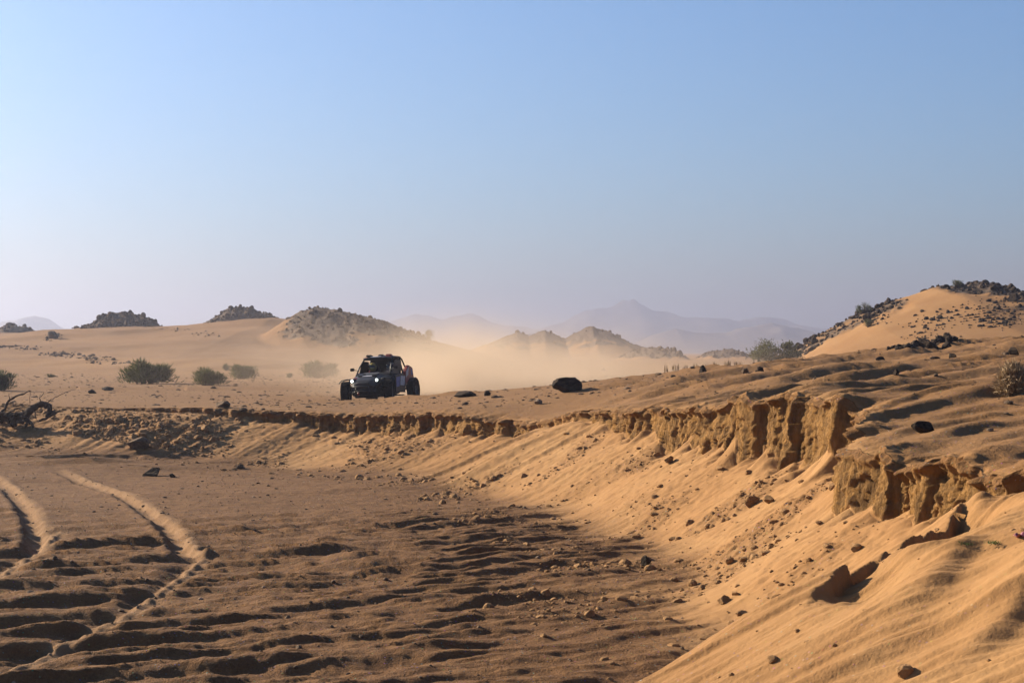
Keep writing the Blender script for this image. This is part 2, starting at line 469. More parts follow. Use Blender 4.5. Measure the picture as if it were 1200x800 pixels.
def make_sand():
    m, nt, b = nmat('desert_sand')
    L = nt.links.new
    co = N(nt, 'ShaderNodeTexCoord').outputs['Object']
    def noise(scale, detail=4, rough=0.55, vec=None):
        n = N(nt, 'ShaderNodeTexNoise', Scale=scale, Detail=detail, Roughness=rough); L(vec or co, n.inputs['Vector']); return n.outputs['Fac']
    def att(k):
        return N(nt, 'ShaderNodeAttribute', attribute_name=k).outputs['Fac']
    gravel, rock, fresh, scarp = att('gravel'), att('rock'), att('fresh'), att('scarp')
    big = ramp(nt, noise(0.35, 3), 0.35, 0.65)
    mid = ramp(nt, noise(3.0, 5), 0.35, 0.68)
    fine = ramp(nt, noise(38.0, 4, 0.7), 0.3, 0.72)
    sand = mixc(nt, big, (0.246, 0.129, 0.049), (0.275, 0.154, 0.063))
    sand = mixc(nt, math_n(nt, 'MULTIPLY', mid, 0.55), sand, (0.212, 0.108, 0.041))
    grav = mixc(nt, mid, (0.128, 0.060, 0.0215), (0.178, 0.088, 0.0315))
    grav = mixc(nt, math_n(nt, 'MULTIPLY', fine, 0.55), grav, (0.056, 0.030, 0.0145))
    vor = N(nt, 'ShaderNodeTexVoronoi', Scale=22.0); L(co, vor.inputs['Vector'])
    peb = math_n(nt, 'LESS_THAN', vor.outputs['Distance'], 0.20)
    sel = math_n(nt, 'GREATER_THAN', noise(5.0, 2), 0.52)
    pebm = math_n(nt, 'MULTIPLY', math_n(nt, 'MULTIPLY', peb, sel), gravel)
    col = mixc(nt, gravel, sand, grav)
    col = mixc(nt, math_n(nt, 'MULTIPLY', pebm, 0.55), col, vor.outputs['Color'])
    col = mixc(nt, math_n(nt, 'MULTIPLY', pebm, 0.75), col, (0.079, 0.052, 0.034))
    # fresh loose sand thrown up by tyres
    col = mixc(nt, math_n(nt, 'MULTIPLY', fresh, 0.6), col, (0.256, 0.152, 0.074))
    # cut earth of the scarp, banded
    sx = N(nt, 'ShaderNodeMapping'); sx.inputs['Scale'].default_value = (3.5, 3.5, 0.9); L(co, sx.inputs['Vector'])
    sc = mixc(nt, ramp(nt, noise(2.2, 5, 0.6, sx.outputs['Vector']), 0.35, 0.66), (0.246, 0.130, 0.042), (0.113, 0.061, 0.022))
    col = mixc(nt, scarp, col, sc)
    # rock of the hills
    rk = mixc(nt, ramp(nt, noise(0.9, 5, 0.7), 0.35, 0.65), (0.056, 0.040, 0.028), (0.110, 0.074, 0.047))
    col = mixc(nt, ramp(nt, math_n(nt, 'ADD', rock, math_n(nt, 'MULTIPLY', math_n(nt, 'SUBTRACT', noise(1.3, 5, 0.65), 0.5), 0.9)), 0.3, 0.62), col, rk)
    L(col, b.inputs['Base Color'])
    b.inputs['Roughness'].default_value = 0.95
    b.inputs['Specular IOR Level'].default_value = 0.12
    h = math_n(nt, 'MULTIPLY', noise(16.0, 6, 0.62), math_n(nt, 'ADD', math_n(nt, 'MULTIPLY', gravel, 0.018), 0.015))
    h = math_n(nt, 'ADD', h, math_n(nt, 'MULTIPLY', math_n(nt, 'MULTIPLY', noise(55.0, 3, 0.6), gravel), 0.020))
    h = math_n(nt, 'ADD', h, math_n(nt, 'MULTIPLY', pebm, 0.018))
    h = math_n(nt, 'ADD', h, math_n(nt, 'MULTIPLY', math_n(nt, 'MULTIPLY', noise(9.0, 6, 0.7, sx.outputs['Vector']), scarp), 0.085))
    h = math_n(nt, 'ADD', h, math_n(nt, 'MULTIPLY', math_n(nt, 'MULTIPLY', noise(0.8, 6, 0.7), rock), 0.9))
    h = math_n(nt, 'ADD', h, math_n(nt, 'MULTIPLY', math_n(nt, 'MULTIPLY', noise(5.5, 4, 0.6), gravel), 0.055))
    bp = N(nt, 'ShaderNodeBump', Strength=0.8, Distance=1.0); L(h, bp.inputs['Height']); L(bp.outputs['Normal'], b.inputs['Normal'])
    return m

def make_rock(name, c1, c2, scale=6.0, dust=0.35, bump=0.05):
    m, nt, b = nmat(name)
    L = nt.links.new
    co = N(nt, 'ShaderNodeTexCoord').outputs['Object']
    n1 = N(nt, 'ShaderNodeTexNoise', Scale=scale, Detail=6.0, Roughness=0.65); L(co, n1.inputs['Vector'])
    col = mixc(nt, ramp(nt, n1.outputs['Fac'], 0.35, 0.65), c1, c2)
    if dust:   # sand lying on the upward faces
        g = N(nt, 'ShaderNodeNewGeometry'); s = N(nt, 'ShaderNodeSeparateXYZ'); L(g.outputs['Normal'], s.inputs[0])
        n2 = N(nt, 'ShaderNodeTexNoise', Scale=scale * 2.3, Detail=4.0); L(co, n2.inputs['Vector'])
        k = math_n(nt, 'MULTIPLY', ramp(nt, s.outputs['Z'], 0.55, 0.95), ramp(nt, n2.outputs['Fac'], 0.42, 0.62))
        col = mixc(nt, math_n(nt, 'MULTIPLY', k, dust), col, (0.25, 0.145, 0.07))
    L(col, b.inputs['Base Color']); b.inputs['Roughness'].default_value = 0.9
    b.inputs['Specular IOR Level'].default_value = 0.08
    bp = N(nt, 'ShaderNodeBump', Strength=0.8, Distance=bump); L(n1.outputs['Fac'], bp.inputs['Height']); L(bp.outputs['Normal'], b.inputs['Normal'])
    return m

def plain(name, col, rough=0.6, metal=0.0, spec=0.4, var=0.25, scale=9.0, dust=0.0, emit=None):
    m, nt, b = nmat(name)
    L = nt.links.new
    co = N(nt, 'ShaderNodeTexCoord').outputs['Object']
    n1 = N(nt, 'ShaderNodeTexNoise', Scale=scale, Detail=5.0, Roughness=0.6); L(co, n1.inputs['Vector'])
    c = mixc(nt, ramp(nt, n1.outputs['Fac'], 0.3, 0.7), tuple(x * (1 - var) for x in col), tuple(min(1, x * (1 + var)) for x in col))
    if dust:
        n2 = N(nt, 'ShaderNodeTexNoise', Scale=scale * 1.7, Detail=5.0); L(co, n2.inputs['Vector'])
        c = mixc(nt, math_n(nt, 'MULTIPLY', ramp(nt, n2.outputs['Fac'], 0.4, 0.7), dust), c, (0.21, 0.14, 0.08))
    L(c, b.inputs['Base Color'])
    b.inputs['Roughness'].default_value = rough; b.inputs['Metallic'].default_value = metal
    b.inputs['Specular IOR Level'].default_value = spec
    if emit:
        b.inputs['Emission Color'].default_value = (*emit[0], 1); b.inputs['Emission Strength'].default_value = emit[1]
    return m

M_SAND = make_sand()
M_BLACKROCK = make_rock('dark_basalt', (0.016, 0.0115, 0.0085), (0.042, 0.029, 0.020), 7.0, 0.15)
M_BROWNROCK = make_rock('brown_stone', (0.062, 0.042, 0.028), (0.124, 0.084, 0.053), 7.0, 0.4)
M_PALEROCK = make_rock('pale_stone', (0.186, 0.130, 0.087), (0.273, 0.198, 0.136), 9.0, 0.4)
M_CLOD = make_rock('dry_earth_clod', (0.186, 0.102, 0.043), (0.260, 0.149, 0.065), 14.0, 0.6)
M_HILLROCK = make_rock('hill_stone', (0.048, 0.032, 0.021), (0.110, 0.072, 0.045), 1.2, 0.45, 0.2)
M_FARROCK = make_rock('mountain_stone', (0.087, 0.068, 0.056), (0.149, 0.112, 0.081), 0.02, 0.0, 3.0)

# ------------------------------------------------------------------ ground sheet
px_cols = np.linspace(-60, 1260, 760)
ang_in = np.arctan((px_cols - 600) / FPX)
def widen(a0, a1, n): return a0 + (a1 - a0) * np.linspace(0, 1, n + 1)[1:] ** 1.6
ang = np.concatenate([widen(ang_in[0], -math.pi, 90)[::-1], ang_in, widen(ang_in[-1], math.pi, 90)[:-1]])
py_rows = np.linspace(960, 465, 520)
r_near = 2.9 * FPX / (py_rows - HORIZ)                     # about 10 m to 110 m
r_in = np.array([0.4, 1.5, 3, 4.5, 6, 7, 8, 9, 9.8])
r_in = r_in[r_in < r_near[0] - 0.3]
r_mid = np.geomspace(r_near[-1] * 1.006, 480, 250)
r_far = np.geomspace(500, 4400, 40)
rr = np.concatenate([r_in, r_near, r_mid, r_far])
A, RR = np.meshgrid(ang, rr)
GX = (np.sin(A) * RR).ravel(); GY = (np.cos(A) * RR).ravel()
gz, gfresh, ggrav, grock = height(GX, GY, sink=True)
g_me = mesh_np('ground', np.stack([GX, GY, gz], 1), grid_faces(len(rr), len(ang), wrap=True)[:, ::-1], M_SAND,
               dict(gravel=ggrav, rock=grock, fresh=gfresh, scarp=np.zeros(len(gz))))
ground = tag(obj('ground', g_me), kind='structure')

# ------------------------------------------------------------------ the eroded bank (real scarp, with overhangs)
us = [STRIP_U0]
while us[-1] < STRIP_U1:
    yb = np.interp(us[-1], U_ALL, BASE[:, 1])
    us.append(us[-1] + float(np.clip(yb * 0.00125, 0.020, 0.055)))
us = np.array(us)
bx, by = np.interp(us, U_ALL, BASE[:, 0]), np.interp(us, U_ALL, BASE[:, 1])
nx, ny = np.interp(us, U_ALL, NOR[:, 0]), np.interp(us, U_ALL, NOR[:, 1])
nl = np.hypot(nx, ny); nx /= nl; ny /= nl
hs = np.interp(us, U_ALL, HS_U); tn = np.interp(us, U_ALL, TN_U)
hs = hs * (1 + 0.35 * perlin(us * 0.9, us * 0 + 1, 301)) * (0.9 + 0.25 * perlin(us * 3, us * 0 + 1, 302))
hs = np.maximum(hs * ss(0.0, 0.08, hs), 0.002)
act = ss(0.03, 0.35, hs)
lip = np.interp(us, U_ALL, LIP_OFF)
uw = us / 1.55 + 0.9 * perlin(us * 0.45, us * 0 + 2, 308)
ucell = np.floor(uw); ufr = uw - ucell
saw = -(1 - ss(0.0, 1.0, ufr)) * ss(0.0, 0.05, ufr) * (0.0 + 0.40 * np.abs(perlin(ucell * 0.37 + 0.5, ucell * 0 + 0.3, 309)))
uw2 = us / 0.52 + 0.3 * perlin(us * 1.5, us * 0 + 2, 310)
ucell2 = np.floor(uw2); ufr2 = uw2 - ucell2
saw = saw - (1 - ufr2) * ss(0.0, 0.10, ufr2) * 0.13 * np.abs(perlin(ucell2 * 0.37 + 0.5, ucell2 * 0 + 0.3, 313))
buttress = np.abs(perlin(us * 0.75, us * 0 + 3, 303)) * 0.22 + np.abs(perlin(us * 1.9, us * 0 + 5, 304)) * 0.07
lip = lip + ss(-5, -9, bx) * ss(0.0, 0.05, hs) * (0.10 * perlin(us * 0.55, us * 0, 314) + 0.12 * fbm(us * 1.6, us * 0, 3, 315))
hs = np.maximum(hs, 0.002)
lip = lip + act * (buttress + saw + 0.02 + 0.035 * perlin(us * 9, us * 0, 305)) + (1 - act) * 0.03 * perlin(us * 0.8, us * 0, 307)

NA, NB, NC = 40, 64, 190
rows_v, rows_z, rows_s, rows_g, rows_f = [], [], [], [], []
ta = np.linspace(0, 1, NA)
for t in ta:                                            # plateau to the lip
    v = VMAX + (lip - VMAX) * (1 - (1 - t) ** 1.7)
    x = bx + nx * v; y = by + ny * v
    z = plateau_z(x, y)
    edge = np.exp(-((v - lip) / 0.35) ** 2)
    z = z - act * edge * (0.05 + 0.10 * np.maximum(0, perlin(us * 2.1, us * 0 + 8, 311))) * ss(0.0, 1.0, t)
    z = z + act * edge * 0.03 * fbm(us * 5, v * 5, 3, 312)
    rows_v.append(v); rows_z.append(z); rows_s.append(np.zeros(len(us)) + 0.0); rows_g.append(np.full(len(us), 0.62) * (1 - 0.75 * (1 - act) * ss(-12, -6, x)) * ss(0.0, 0.35, np.abs(v - lip) + 0.1))
zl = rows_z[-1]
for t in np.linspace(0, 1, NB + 1)[1:]:                 # the scarp
    z = zl - t * hs
    depth = t * hs
    blk = perlin(us * 1.5, depth * 1.6 + 3, 321)
    blk = np.round(blk * 3) / 3 * 0.6 + blk * 0.4
    wj = 0.25 * perlin(us * 2, depth * 2, 323)
    d = 0.11 * blk + 0.045 * perlin(us * 3.3 + wj, depth * 1.0, 328) + 0.030 * fbm(us * 8.5 + wj, depth * 0.9, 3, 322, 0.6) + 0.028 * fbm(us * 15, depth * 8, 4, 324, 0.6)
    d = d - 0.06 * ss(0.30, 0.55, perlin(us * 2.4, depth * 3.4, 326))
    win = ss(0, 0.10, t) * (1 - ss(0.93, 1.0, t)) * act
    crumb = 0.075 * np.exp(-((depth - 0.07) / 0.06) ** 2) * (1 + 2 * perlin(us * 4, us * 0, 327))   # root-bound crust stands proud
    v = lip - 0.20 * depth * (1 + 0.6 * perlin(us * 1.3, us * 0 + 6, 325)) - win * (d + crumb - 0.02)
    rows_v.append(v); rows_z.append(z); rows_s.append(act * ss(0.03, 0.16, depth + 0.05 * perlin(us * 5, us * 0, 329)) * (1 - 0.8 * ss(0.86, 1, t))); rows_g.append(0.9 * (1 - ss(0.06, 0.20, depth + 0.06 * perlin(us * 4, us * 0, 329))))
vfoot = rows_v[-1]; zfoot = rows_z[-1]
def vsm(a, metres):
    ue = np.linspace(us[0], us[-1], 4000); q = np.interp(ue, us, a); sg = metres / (ue[1] - ue[0])
    return np.interp(us, ue, gsmooth(q[:, None], sg)[:, 0])
vfs = vsm(vfoot, 0.9); zfs = vsm(zfoot, 0.9)
# gullies on the near slope: (u, sharp drop depth, length towards the camera, v from, v to)
GUL = [(u_of(4.9, 16.0), 0.36, 1.9, -0.30, -2.75, 1.15), (u_of(4.95, 11.4), 0.12, 0.7, -0.4, -1.5, 0.9)]
for t in np.linspace(0, 1, NC + 1)[1:]:                 # the sand slope and its run-out
    v = vfoot + (VMIN - vfoot) * t ** 1.12
    x = bx + nx * v; y = by + ny * v
    zf, fr = floor_z(x, y)
    dv = vfoot - v
    fan = 0.11 * perlin(us * 0.42, v * 0.16, 331) + 0.05 * perlin(us * 1.1 + 0.25 * v, v * 0.25, 332)
    warp = 0.4 * perlin(us * 0.7, v * 0.7, 336)
    streak = 0.010 * fbm(us * 3.4 + warp, v * 0.30, 4, 333, 0.6) + 0.005 * ridged(us * 9 + warp, v * 0.5, 2, 334)
    lump = 0.016 * fbm(us * 6, v * 6, 4, 335)
    rub = ss(0.10, 0.50, perlin(us * 0.55 - 0.20 * v, v * 0.45, 337)) * ss(0.15, 0.7, dv)
    nearf = ss(14.5, 18.0, y)
    fan = fan + (1 - nearf) * (0.085 * perlin(us * 1.4 + 0.35 * v, v * 0.30, 341) + 0.045 * ridged(us * 2.6 + 0.5 * v, v * 0.4, 2, 342))
    fan = fan + (1 - nearf) * ss(-3.0, -1.6, v) * (0.15 * ripples(x, y, 0.95, 343, (0.80, -0.60), 0.15, 3.4) - 0.05)
    rub = rub * nearf; lump = lump * (0.3 + 0.7 * nearf)
    lump = lump + rub * 0.06 * np.maximum(0, fbm(us * 4.5, v * 4.5, 4, 338, 0.65))
    fade = ss(0.0, 0.25, dv) * ss(0, 0.6, v - VMIN)
    zt = zfs - (run(np.maximum(vfs - v, 0), hs) + np.minimum(vfs - v, 0)) * tn * (1 + 0.12 * act * perlin(us * 0.3, us * 0 + 2, 339))
    zt0 = zfs - np.minimum(vfs - vfoot, 0) * tn - run(np.maximum(vfs - vfoot, 0), hs) * tn
    zt = zt + (zfoot - zt0) * np.exp(-dv / 0.22)
    gul = 0
    for gu, gd, gl, v0, v1, gk in GUL:
        cu = gu + gk * (v - v0) + 0.16 * perlin(v * 2.3, v * 0 + gu, 340) + 0.06 * perlin(v * 7, v * 0 + gu, 344)
        q = cu - us                                    # towards the camera
        prof = ss(-0.03, 0.04, q) * (1 - ss(0.1, gl, q))
        gul = gul + gd * prof * (0.14 + 1.0 * np.exp(-((v + 1.08) / 0.48) ** 4) + 0.40 * np.exp(-((v + 2.15) / 0.27) ** 4)) * ss(v1, v1 + 0.35, v) * (1 - ss(v0 - 0.25, v0, v))
    slope_part = ss(-0.05, 0.35, zt - zf)
    z = smax(zf, zt + fade * (fan + streak), 0.22 + 0.3 * (1 - nearf) * fade) - gul * slope_part + fade * (lump * (0.35 + 0.65 * slope_part)) + fade * (1 - slope_part) * streak * 0.4
    rows_v.append(v); rows_z.append(z)
    rows_s.append(np.clip(gul * 1.5, 0, 0.5))
    rows_g.append(np.maximum.reduce([ss(-1.6, -3.4, v + 0.7 * perlin(x / 1.3, y / 1.3, 200)) * (1 - 0.8 * slope_part * fade), 0.45 * rub * fade, 0.62 * ss(0.10, 0.0, hs) * ss(-8, -14, x)]))
SV = np.array(rows_v); SZ = np.array(rows_z); SS = np.array(rows_s); SG = np.array(rows_g)
SX = bx[None] + nx[None] * SV; SY = by[None] + ny[None] * SV
wb = ss(0.0, 1.0, SV - VMIN) * ss(0.0, 3.0, STRIP_U1 - us)[None] * np.ones(SV.shape)
wb[:NA] = ss(0.0, 3.0, STRIP_U1 - us)[None]
bsel = wb < 0.999
SZ[bsel] = SZ[bsel] * wb[bsel] + height(SX[bsel], SY[bsel])[0] * (1 - wb[bsel])
_, sfresh = tracks(SX.ravel(), SY.ravel())
bank_co = np.stack([SX.ravel(), SY.ravel(), SZ.ravel()], 1)
bank_me = mesh_np('wash_bank', bank_co, grid_faces(SX.shape[0], SX.shape[1]), M_SAND,
                  dict(gravel=SG.ravel(), rock=np.zeros(SX.size), fresh=sfresh, scarp=SS.ravel()))
bank = tag(obj('wash_bank', bank_me), kind='structure')

# visible-surface lookup: which ground point shows at a place of the picture
inb = np.repeat(rr, len(ang)) < 300
gsel = inb & (GY > 5) & (np.abs(GX) < 0.34 * GY)
ALLP = np.concatenate([np.stack([GX, GY, gz], 1)[gsel], bank_co])
PXA = 600 + FPX * ALLP[:, 0] / ALLP[:, 1]
PYA = HORIZ - FPX * (ALLP[:, 2] - CAM_Z) / ALLP[:, 1]
_ord = np.argsort(PXA); ALLP = ALLP[_ord]; PXA = PXA[_ord]; PYA = PYA[_ord]
def spot(px, py, tol=2.5):
    for k in range(6):
        i0, i1 = np.searchsorted(PXA, (px - tol, px + tol))
        m = np.abs(PYA[i0:i1] - py) < tol
        if m.any():
            q = ALLP[i0:i1][m]; i = np.argsort(q[:, 1])[: max(1, len(q) // 4)]
            return q[i[len(i) // 2]].copy()
        tol *= 1.7
    return np.array([*pix(px, max(py, HORIZ + 5), 1.6), 1.3])

# ------------------------------------------------------------------ far mountains
def mountain(name, yc, depth, pts, seed, rough):
    p = np.array(pts, float)
    x0, x1 = (p[0, 0] - 600) * yc / FPX, (p[-1, 0] - 600) * yc / FPX
    nxm, nym = 260, 48
    X, Y = np.meshgrid(np.linspace(x0, x1, nxm), np.linspace(yc - depth, yc + depth, nym))
    crest = np.interp(X, (p[:, 0] - 600) * yc / FPX, (HORIZ - p[:, 1]) * yc / FPX + CAM_Z)
    dy = (Y - yc + 0.25 * depth * perlin(X / depth, Y * 0, seed)) / depth
    e = np.clip(1 - np.abs(dy), 0, 1) ** 1.25
    z = 1.0 + crest * e + rough * crest * e * (ridged(X / (depth * 0.45), Y / (depth * 0.45), 5, seed) * 0.5 - 0.28)
    z = np.where(e <= 0, -0.5, z)
    me = mesh_np(name, np.stack([X.ravel(), Y.ravel(), z.ravel()], 1), grid_faces(nym, nxm), M_FARROCK)
    return tag(obj(name, me), kind='structure')

mountain('mountain_range', 3300, 420, [(420, 402), (455, 378), (490, 368), (520, 376), (550, 373), (590, 381), (625, 388), (660, 380), (690, 366), (712, 364), (745, 356), (775, 364), (805, 370), (835, 372), (865, 380), (900, 376), (945, 381), (990, 390), (1060, 388), (1140, 394), (1250, 400), (1400, 408)], 401, 0.30)
mountain('mountain_range', 2300, 260, [(735, 408), (765, 394), (790, 387), (815, 392), (850, 393), (880, 384), (908, 380), (925, 385), (960, 394), (1010, 398), (1100, 402), (1200, 408)], 402, 0.30)
mountain('mountain_range', 2500, 260, [(-260, 404), (-180, 388), (-120, 380), (-60, 384), (0, 377), (32, 371), (55, 378), (80, 389), (130, 402), (180, 409)], 403, 0.25)

# ------------------------------------------------------------------ air
def volume_mat(name, color, density, aniso):
    m = bpy.data.materials.new(name); m.use_nodes = True
    nt = m.node_tree; nt.nodes.clear()
    out = nt.nodes.new('ShaderNodeOutputMaterial'); pv = nt.nodes.new('ShaderNodeVolumePrincipled')
    pv.inputs['Color'].default_value = (*color, 1); pv.inputs['Anisotropy'].default_value = aniso
    pv.inputs['Density Attribute'].default_value = ''
    pv.inputs['Density'].default_value = density
    nt.links.new(pv.outputs['Volume'], out.inputs['Volume'])
    return m, nt, pv

hz_mat, _, _ = volume_mat('hazy_air', (0.38, 0.41, 0.53), HAZE, 0.6)
hz_mat.cycles.homogeneous_volume = True
bm = bmesh.new(); bmesh.ops.create_cube(bm, size=1.0)
for v in bm.verts:
    v.co.x *= 9600; v.co.y *= 9600; v.co.z = -1.7 if v.co.z < 0 else 118.0
me = bpy.data.meshes.new('haze'); bm.to_mesh(me); bm.free(); me.materials.append(hz_mat)
haze = tag(obj('haze', me), 'pale blue grey haze over the whole desert', 'haze', kind='stuff')

# ------------------------------------------------------------------ dust thrown up by the buggy
def gauss_vol(nt, co, c, r, k):
    mp = N(nt, 'ShaderNodeMapping'); mp.vector_type = 'TEXTURE'
    mp.inputs['Location'].default_value = c; mp.inputs['Scale'].default_value = r
    nt.links.new(co, mp.inputs['Vector'])
    d = N(nt, 'ShaderNodeVectorMath'); d.operation = 'DOT_PRODUCT'
    nt.links.new(mp.outputs['Vector'], d.inputs[0]); nt.links.new(mp.outputs['Vector'], d.inputs[1])
    e = math_n(nt, 'EXPONENT', math_n(nt, 'MULTIPLY', d.outputs['Value'], -1.0))
    return math_n(nt, 'MULTIPLY', e, k)

du_mat, nt, pv = volume_mat('tan_dust', (0.62, 0.50, 0.38), 0.0, 0.3)
co = N(nt, 'ShaderNodeTexCoord').outputs['Object']
tot = None
for c, r, k in [((-2.7, 63.5, 1.7), (2.2, 4.0, 1.5), 0.34),
                ((-0.8, 72, 1.7), (4.6, 9, 1.6), 0.13),
                ((-1, 92, 1.9), (11, 18, 1.6), 0.030),
                ((7, 95, 1.5), (9, 20, 0.9), 0.014),
                ((-12, 118, 2.4), (13, 14, 2.6), 0.008)]:
    g = gauss_vol(nt, co, c, r, k)
    tot = g if tot is None else math_n(nt, 'ADD', tot, g)
nz = N(nt, 'ShaderNodeTexNoise', Scale=0.28, Detail=4.0, Roughness=0.6); nt.links.new(co, nz.inputs['Vector'])
tot = math_n(nt, 'MULTIPLY', tot, ramp(nt, nz.outputs['Fac'], 0.28, 0.68))
nt.links.new(math_n(nt, 'MULTIPLY', tot, 1.05), pv.inputs['Density'])
du_mat.cycles.volume_step_rate = 0.22
bm = bmesh.new(); bmesh.ops.create_icosphere(bm, subdivisions=4, radius=1.0)
for v in bm.verts:
    w = 1 + 0.08 * math.sin(3 * v.co.x + 2 * v.co.y) + 0.06 * math.sin(5 * v.co.z + 1)
    v.co = Vector((-5 + v.co.x * 31 * w, 98 + v.co.y * 40.5, 2.2 + v.co.z * 6.2 * w))
me = bpy.data.meshes.new('dust_cloud'); bm.to_mesh(me); bm.free(); me.materials.append(du_mat)
tag(obj('dust_cloud', me), 'tan dust cloud rolling behind the racing buggy', 'dust', kind='stuff')

# ------------------------------------------------------------------ rocks
def rock_mesh(name, seed, mat, sub=3, cuts=9, squash=(1, 1, 0.7)):
    rng = random.Random(seed)
    bm = bmesh.new(); bmesh.ops.create_icosphere(bm, subdivisions=sub, radius=1.0)
    planes = []
    for k in range(cuts):
        n = Vector((rng.gauss(0, 1), rng.gauss(0, 1), rng.gauss(0, 0.8))).normalized()
        planes.append((n, rng.uniform(0.42, 0.80)))
    for v in bm.verts:
        p = v.co.copy()
        for n, d in planes:
            k = p.dot(n)
            if k > d: p -= n * (k - d)
        v.co = p
    C = np.array([v.co[:] for v in bm.verts])
    f = 1 + 0.10 * perlin(C[:, 0] * 2.1 + seed, C[:, 1] * 2.1 + C[:, 2] * 1.7, seed) + 0.06 * perlin(C[:, 0] * 5 + seed, C[:, 1] * 5 + C[:, 2] * 4.3, seed + 1)
    for v, k in zip(bm.verts, f):
        v.co = Vector((v.co.x * squash[0], v.co.y * squash[1], v.co.z * squash[2])) * float(k)
    tp = rng.uniform(0.15, 0.5); lx = rng.uniform(-0.3, 0.3)
    for v in bm.verts:
        k = (v.co.z / squash[2] + 1) / 2
        v.co.x = v.co.x * (1 - tp * k) + lx * k * 0.6; v.co.y *= 1 - tp * k
    zmin = min(v.co.z for v in bm.verts)
    w = max(v.co.x for v in bm.verts) - min(v.co.x for v in bm.verts)
    h = max(v.co.z for v in bm.verts) - zmin
    for v in bm.verts:       # unit width, base a little under the origin
        v.co = Vector((v.co.x / w, v.co.y / w, (v.co.z - zmin) / h - 0.14))
    me = bpy.data.meshes.new(name); bm.to_mesh(me); bm.free(); me.materials.append(mat)
    return me

def rock_at(name, px, py, wpx, hpx, mat, seed, label, cat='rock', group=None, rz=None, depth=0.8, sub=3):
    p = spot(px, py)
    s = p[1] / FPX
    me = rock_mesh(name, seed, mat, sub)
    o = obj(name, me)
    o.location = p
    o.rotation_euler = (0, 0, (seed * 1.7) % 6.28 if rz is None else rz)
    o.scale = (wpx * s, wpx * s * depth, hpx * s / 0.86)
    return tag(o, label, cat, group)

rock_at('boulder', 669, 458, 36, 17, M_BLACKROCK, 3, 'large dark boulder alone on the flat sand beyond the bank', rz=0.2)
rock_at('flat_stone', 546, 463, 26, 7, M_BLACKROCK, 5, 'low flat dark slab of stone beside the dust cloud', rz=0.0)
rock_at('stone', 571, 462, 9, 6, M_BLACKROCK, 8, 'small dark stone next to the flat slab by the dust')
rock_at('stone', 177, 556, 20, 10, M_BLACKROCK, 11, 'dark rounded stone on the wash floor, larger of a pair', rz=0.3)
rock_at('stone', 201, 557, 10, 5, M_BLACKROCK, 12, 'small dark stone on the wash floor, smaller of a pair')
rock_at('boulder', 157, 524, 28, 15, M_BROWNROCK, 21, 'grey brown boulder at the foot of the stony bank end', rz=0.4)
rock_at('black_rock', 1082, 505, 27, 14, M_BLACKROCK, 23, 'black pyramid shaped rock half buried on the plateau sand', rz=0.2)
rock_at('stone', 1052, 439, 10, 8, M_BLACKROCK, 25, 'round black stone on the rippled plateau below the sandy hill')
rock_at('stone', 1190, 414, 14, 9, M_BLACKROCK, 27, 'blocky black stone on the plateau rise under the rocky shoulder')
rock_at('stone', 823, 440, 11, 11, M_BLACKROCK, 29, 'pointed dark stone in front of the pale dry stalks')
rock_at('stone', 871, 438, 10, 7, M_BROWNROCK, 31, 'brown stone beside the end of the dry stalks')
rock_at('stone', 889, 435, 8, 7, M_BLACKROCK, 33, 'small black stone near the foot of the green tree')
rock_at('stone', 760, 663, 13, 13, M_BLACKROCK, 35, 'upright dark stone at the foot of the sand slope', rz=0.5)
rock_at('clod', 891, 726, 14, 8, M_CLOD, 37, 'lone brown clod on the smooth sand slope')
rock_at('clod', 878, 592, 20, 13, M_CLOD, 39, 'large brown clod cluster head on the middle of the slope')
rock_at('clod', 899, 590, 12, 10, M_CLOD, 40, 'brown clod beside the larger clod on the middle slope')
rock_at('clod', 785, 541, 11, 8, M_CLOD, 41, 'dark clod fallen just under the fluted scarp')
rock_at('clod', 849, 705, 16, 9, M_CLOD, 42, 'brown clod with a drift at the bottom of the slope')
rock_at('stone', 630, 471, 9, 6, M_PALEROCK, 43, 'pale stone on the flat in front of the large dark boulder')
rock_at('stone', 281, 547, 13, 5, M_BROWNROCK, 45, 'flat dark stone on the floor below the far scarp')
rock_at('stone', 262, 475, 17, 8, M_BROWNROCK, 47, 'dark stone on the lip of the far bank')
rock_at('stone', 834, 452, 9, 6, M_PALEROCK, 49, 'pale stone on the plateau in front of the pointed dark stone')
rock_at('stone', 709, 432, 7, 4, M_PALEROCK, 51, 'small whitish stone on the crest of the flat')
rock_at('stone', 1160, 503, 8, 4, M_PALEROCK, 53, 'small white stone on the plateau right of the black rock')
rock_at('stone', 1117, 422, 10, 6, M_BLACKROCK, 55, 'dark stone on the plateau crest below the sandy hill')
rock_at('stone', 1094, 420, 12, 5, M_BLACKROCK, 57, 'low dark stone on the crest of the rippled plateau')
rock_at('stone', 1033, 421, 12, 6, M_BLACKROCK, 59, 'dark flat stone on the crest where the hill sand begins')
rock_at('stone', 126, 455, 14, 5, M_BLACKROCK, 61, 'dark flat stone on the plain before the big shrub')
rock_at('stone', 108, 459, 10, 5, M_BLACKROCK, 63, 'dark stone on the plain before the big shrub, the nearer one')

# ---- loose rubble too small to pick apart: one mesh per patch
_ICO = None
def ico_base():
    global _ICO
    if _ICO is None:
        bm = bmesh.new(); bmesh.ops.create_icosphere(bm, subdivisions=2, radius=1.0)
        bm.verts.ensure_lookup_table()
        _ICO = (np.array([v.co[:] for v in bm.verts]), np.array([[v.index for v in f.verts] for f in bm.faces]))
        bm.free()
    return _ICO

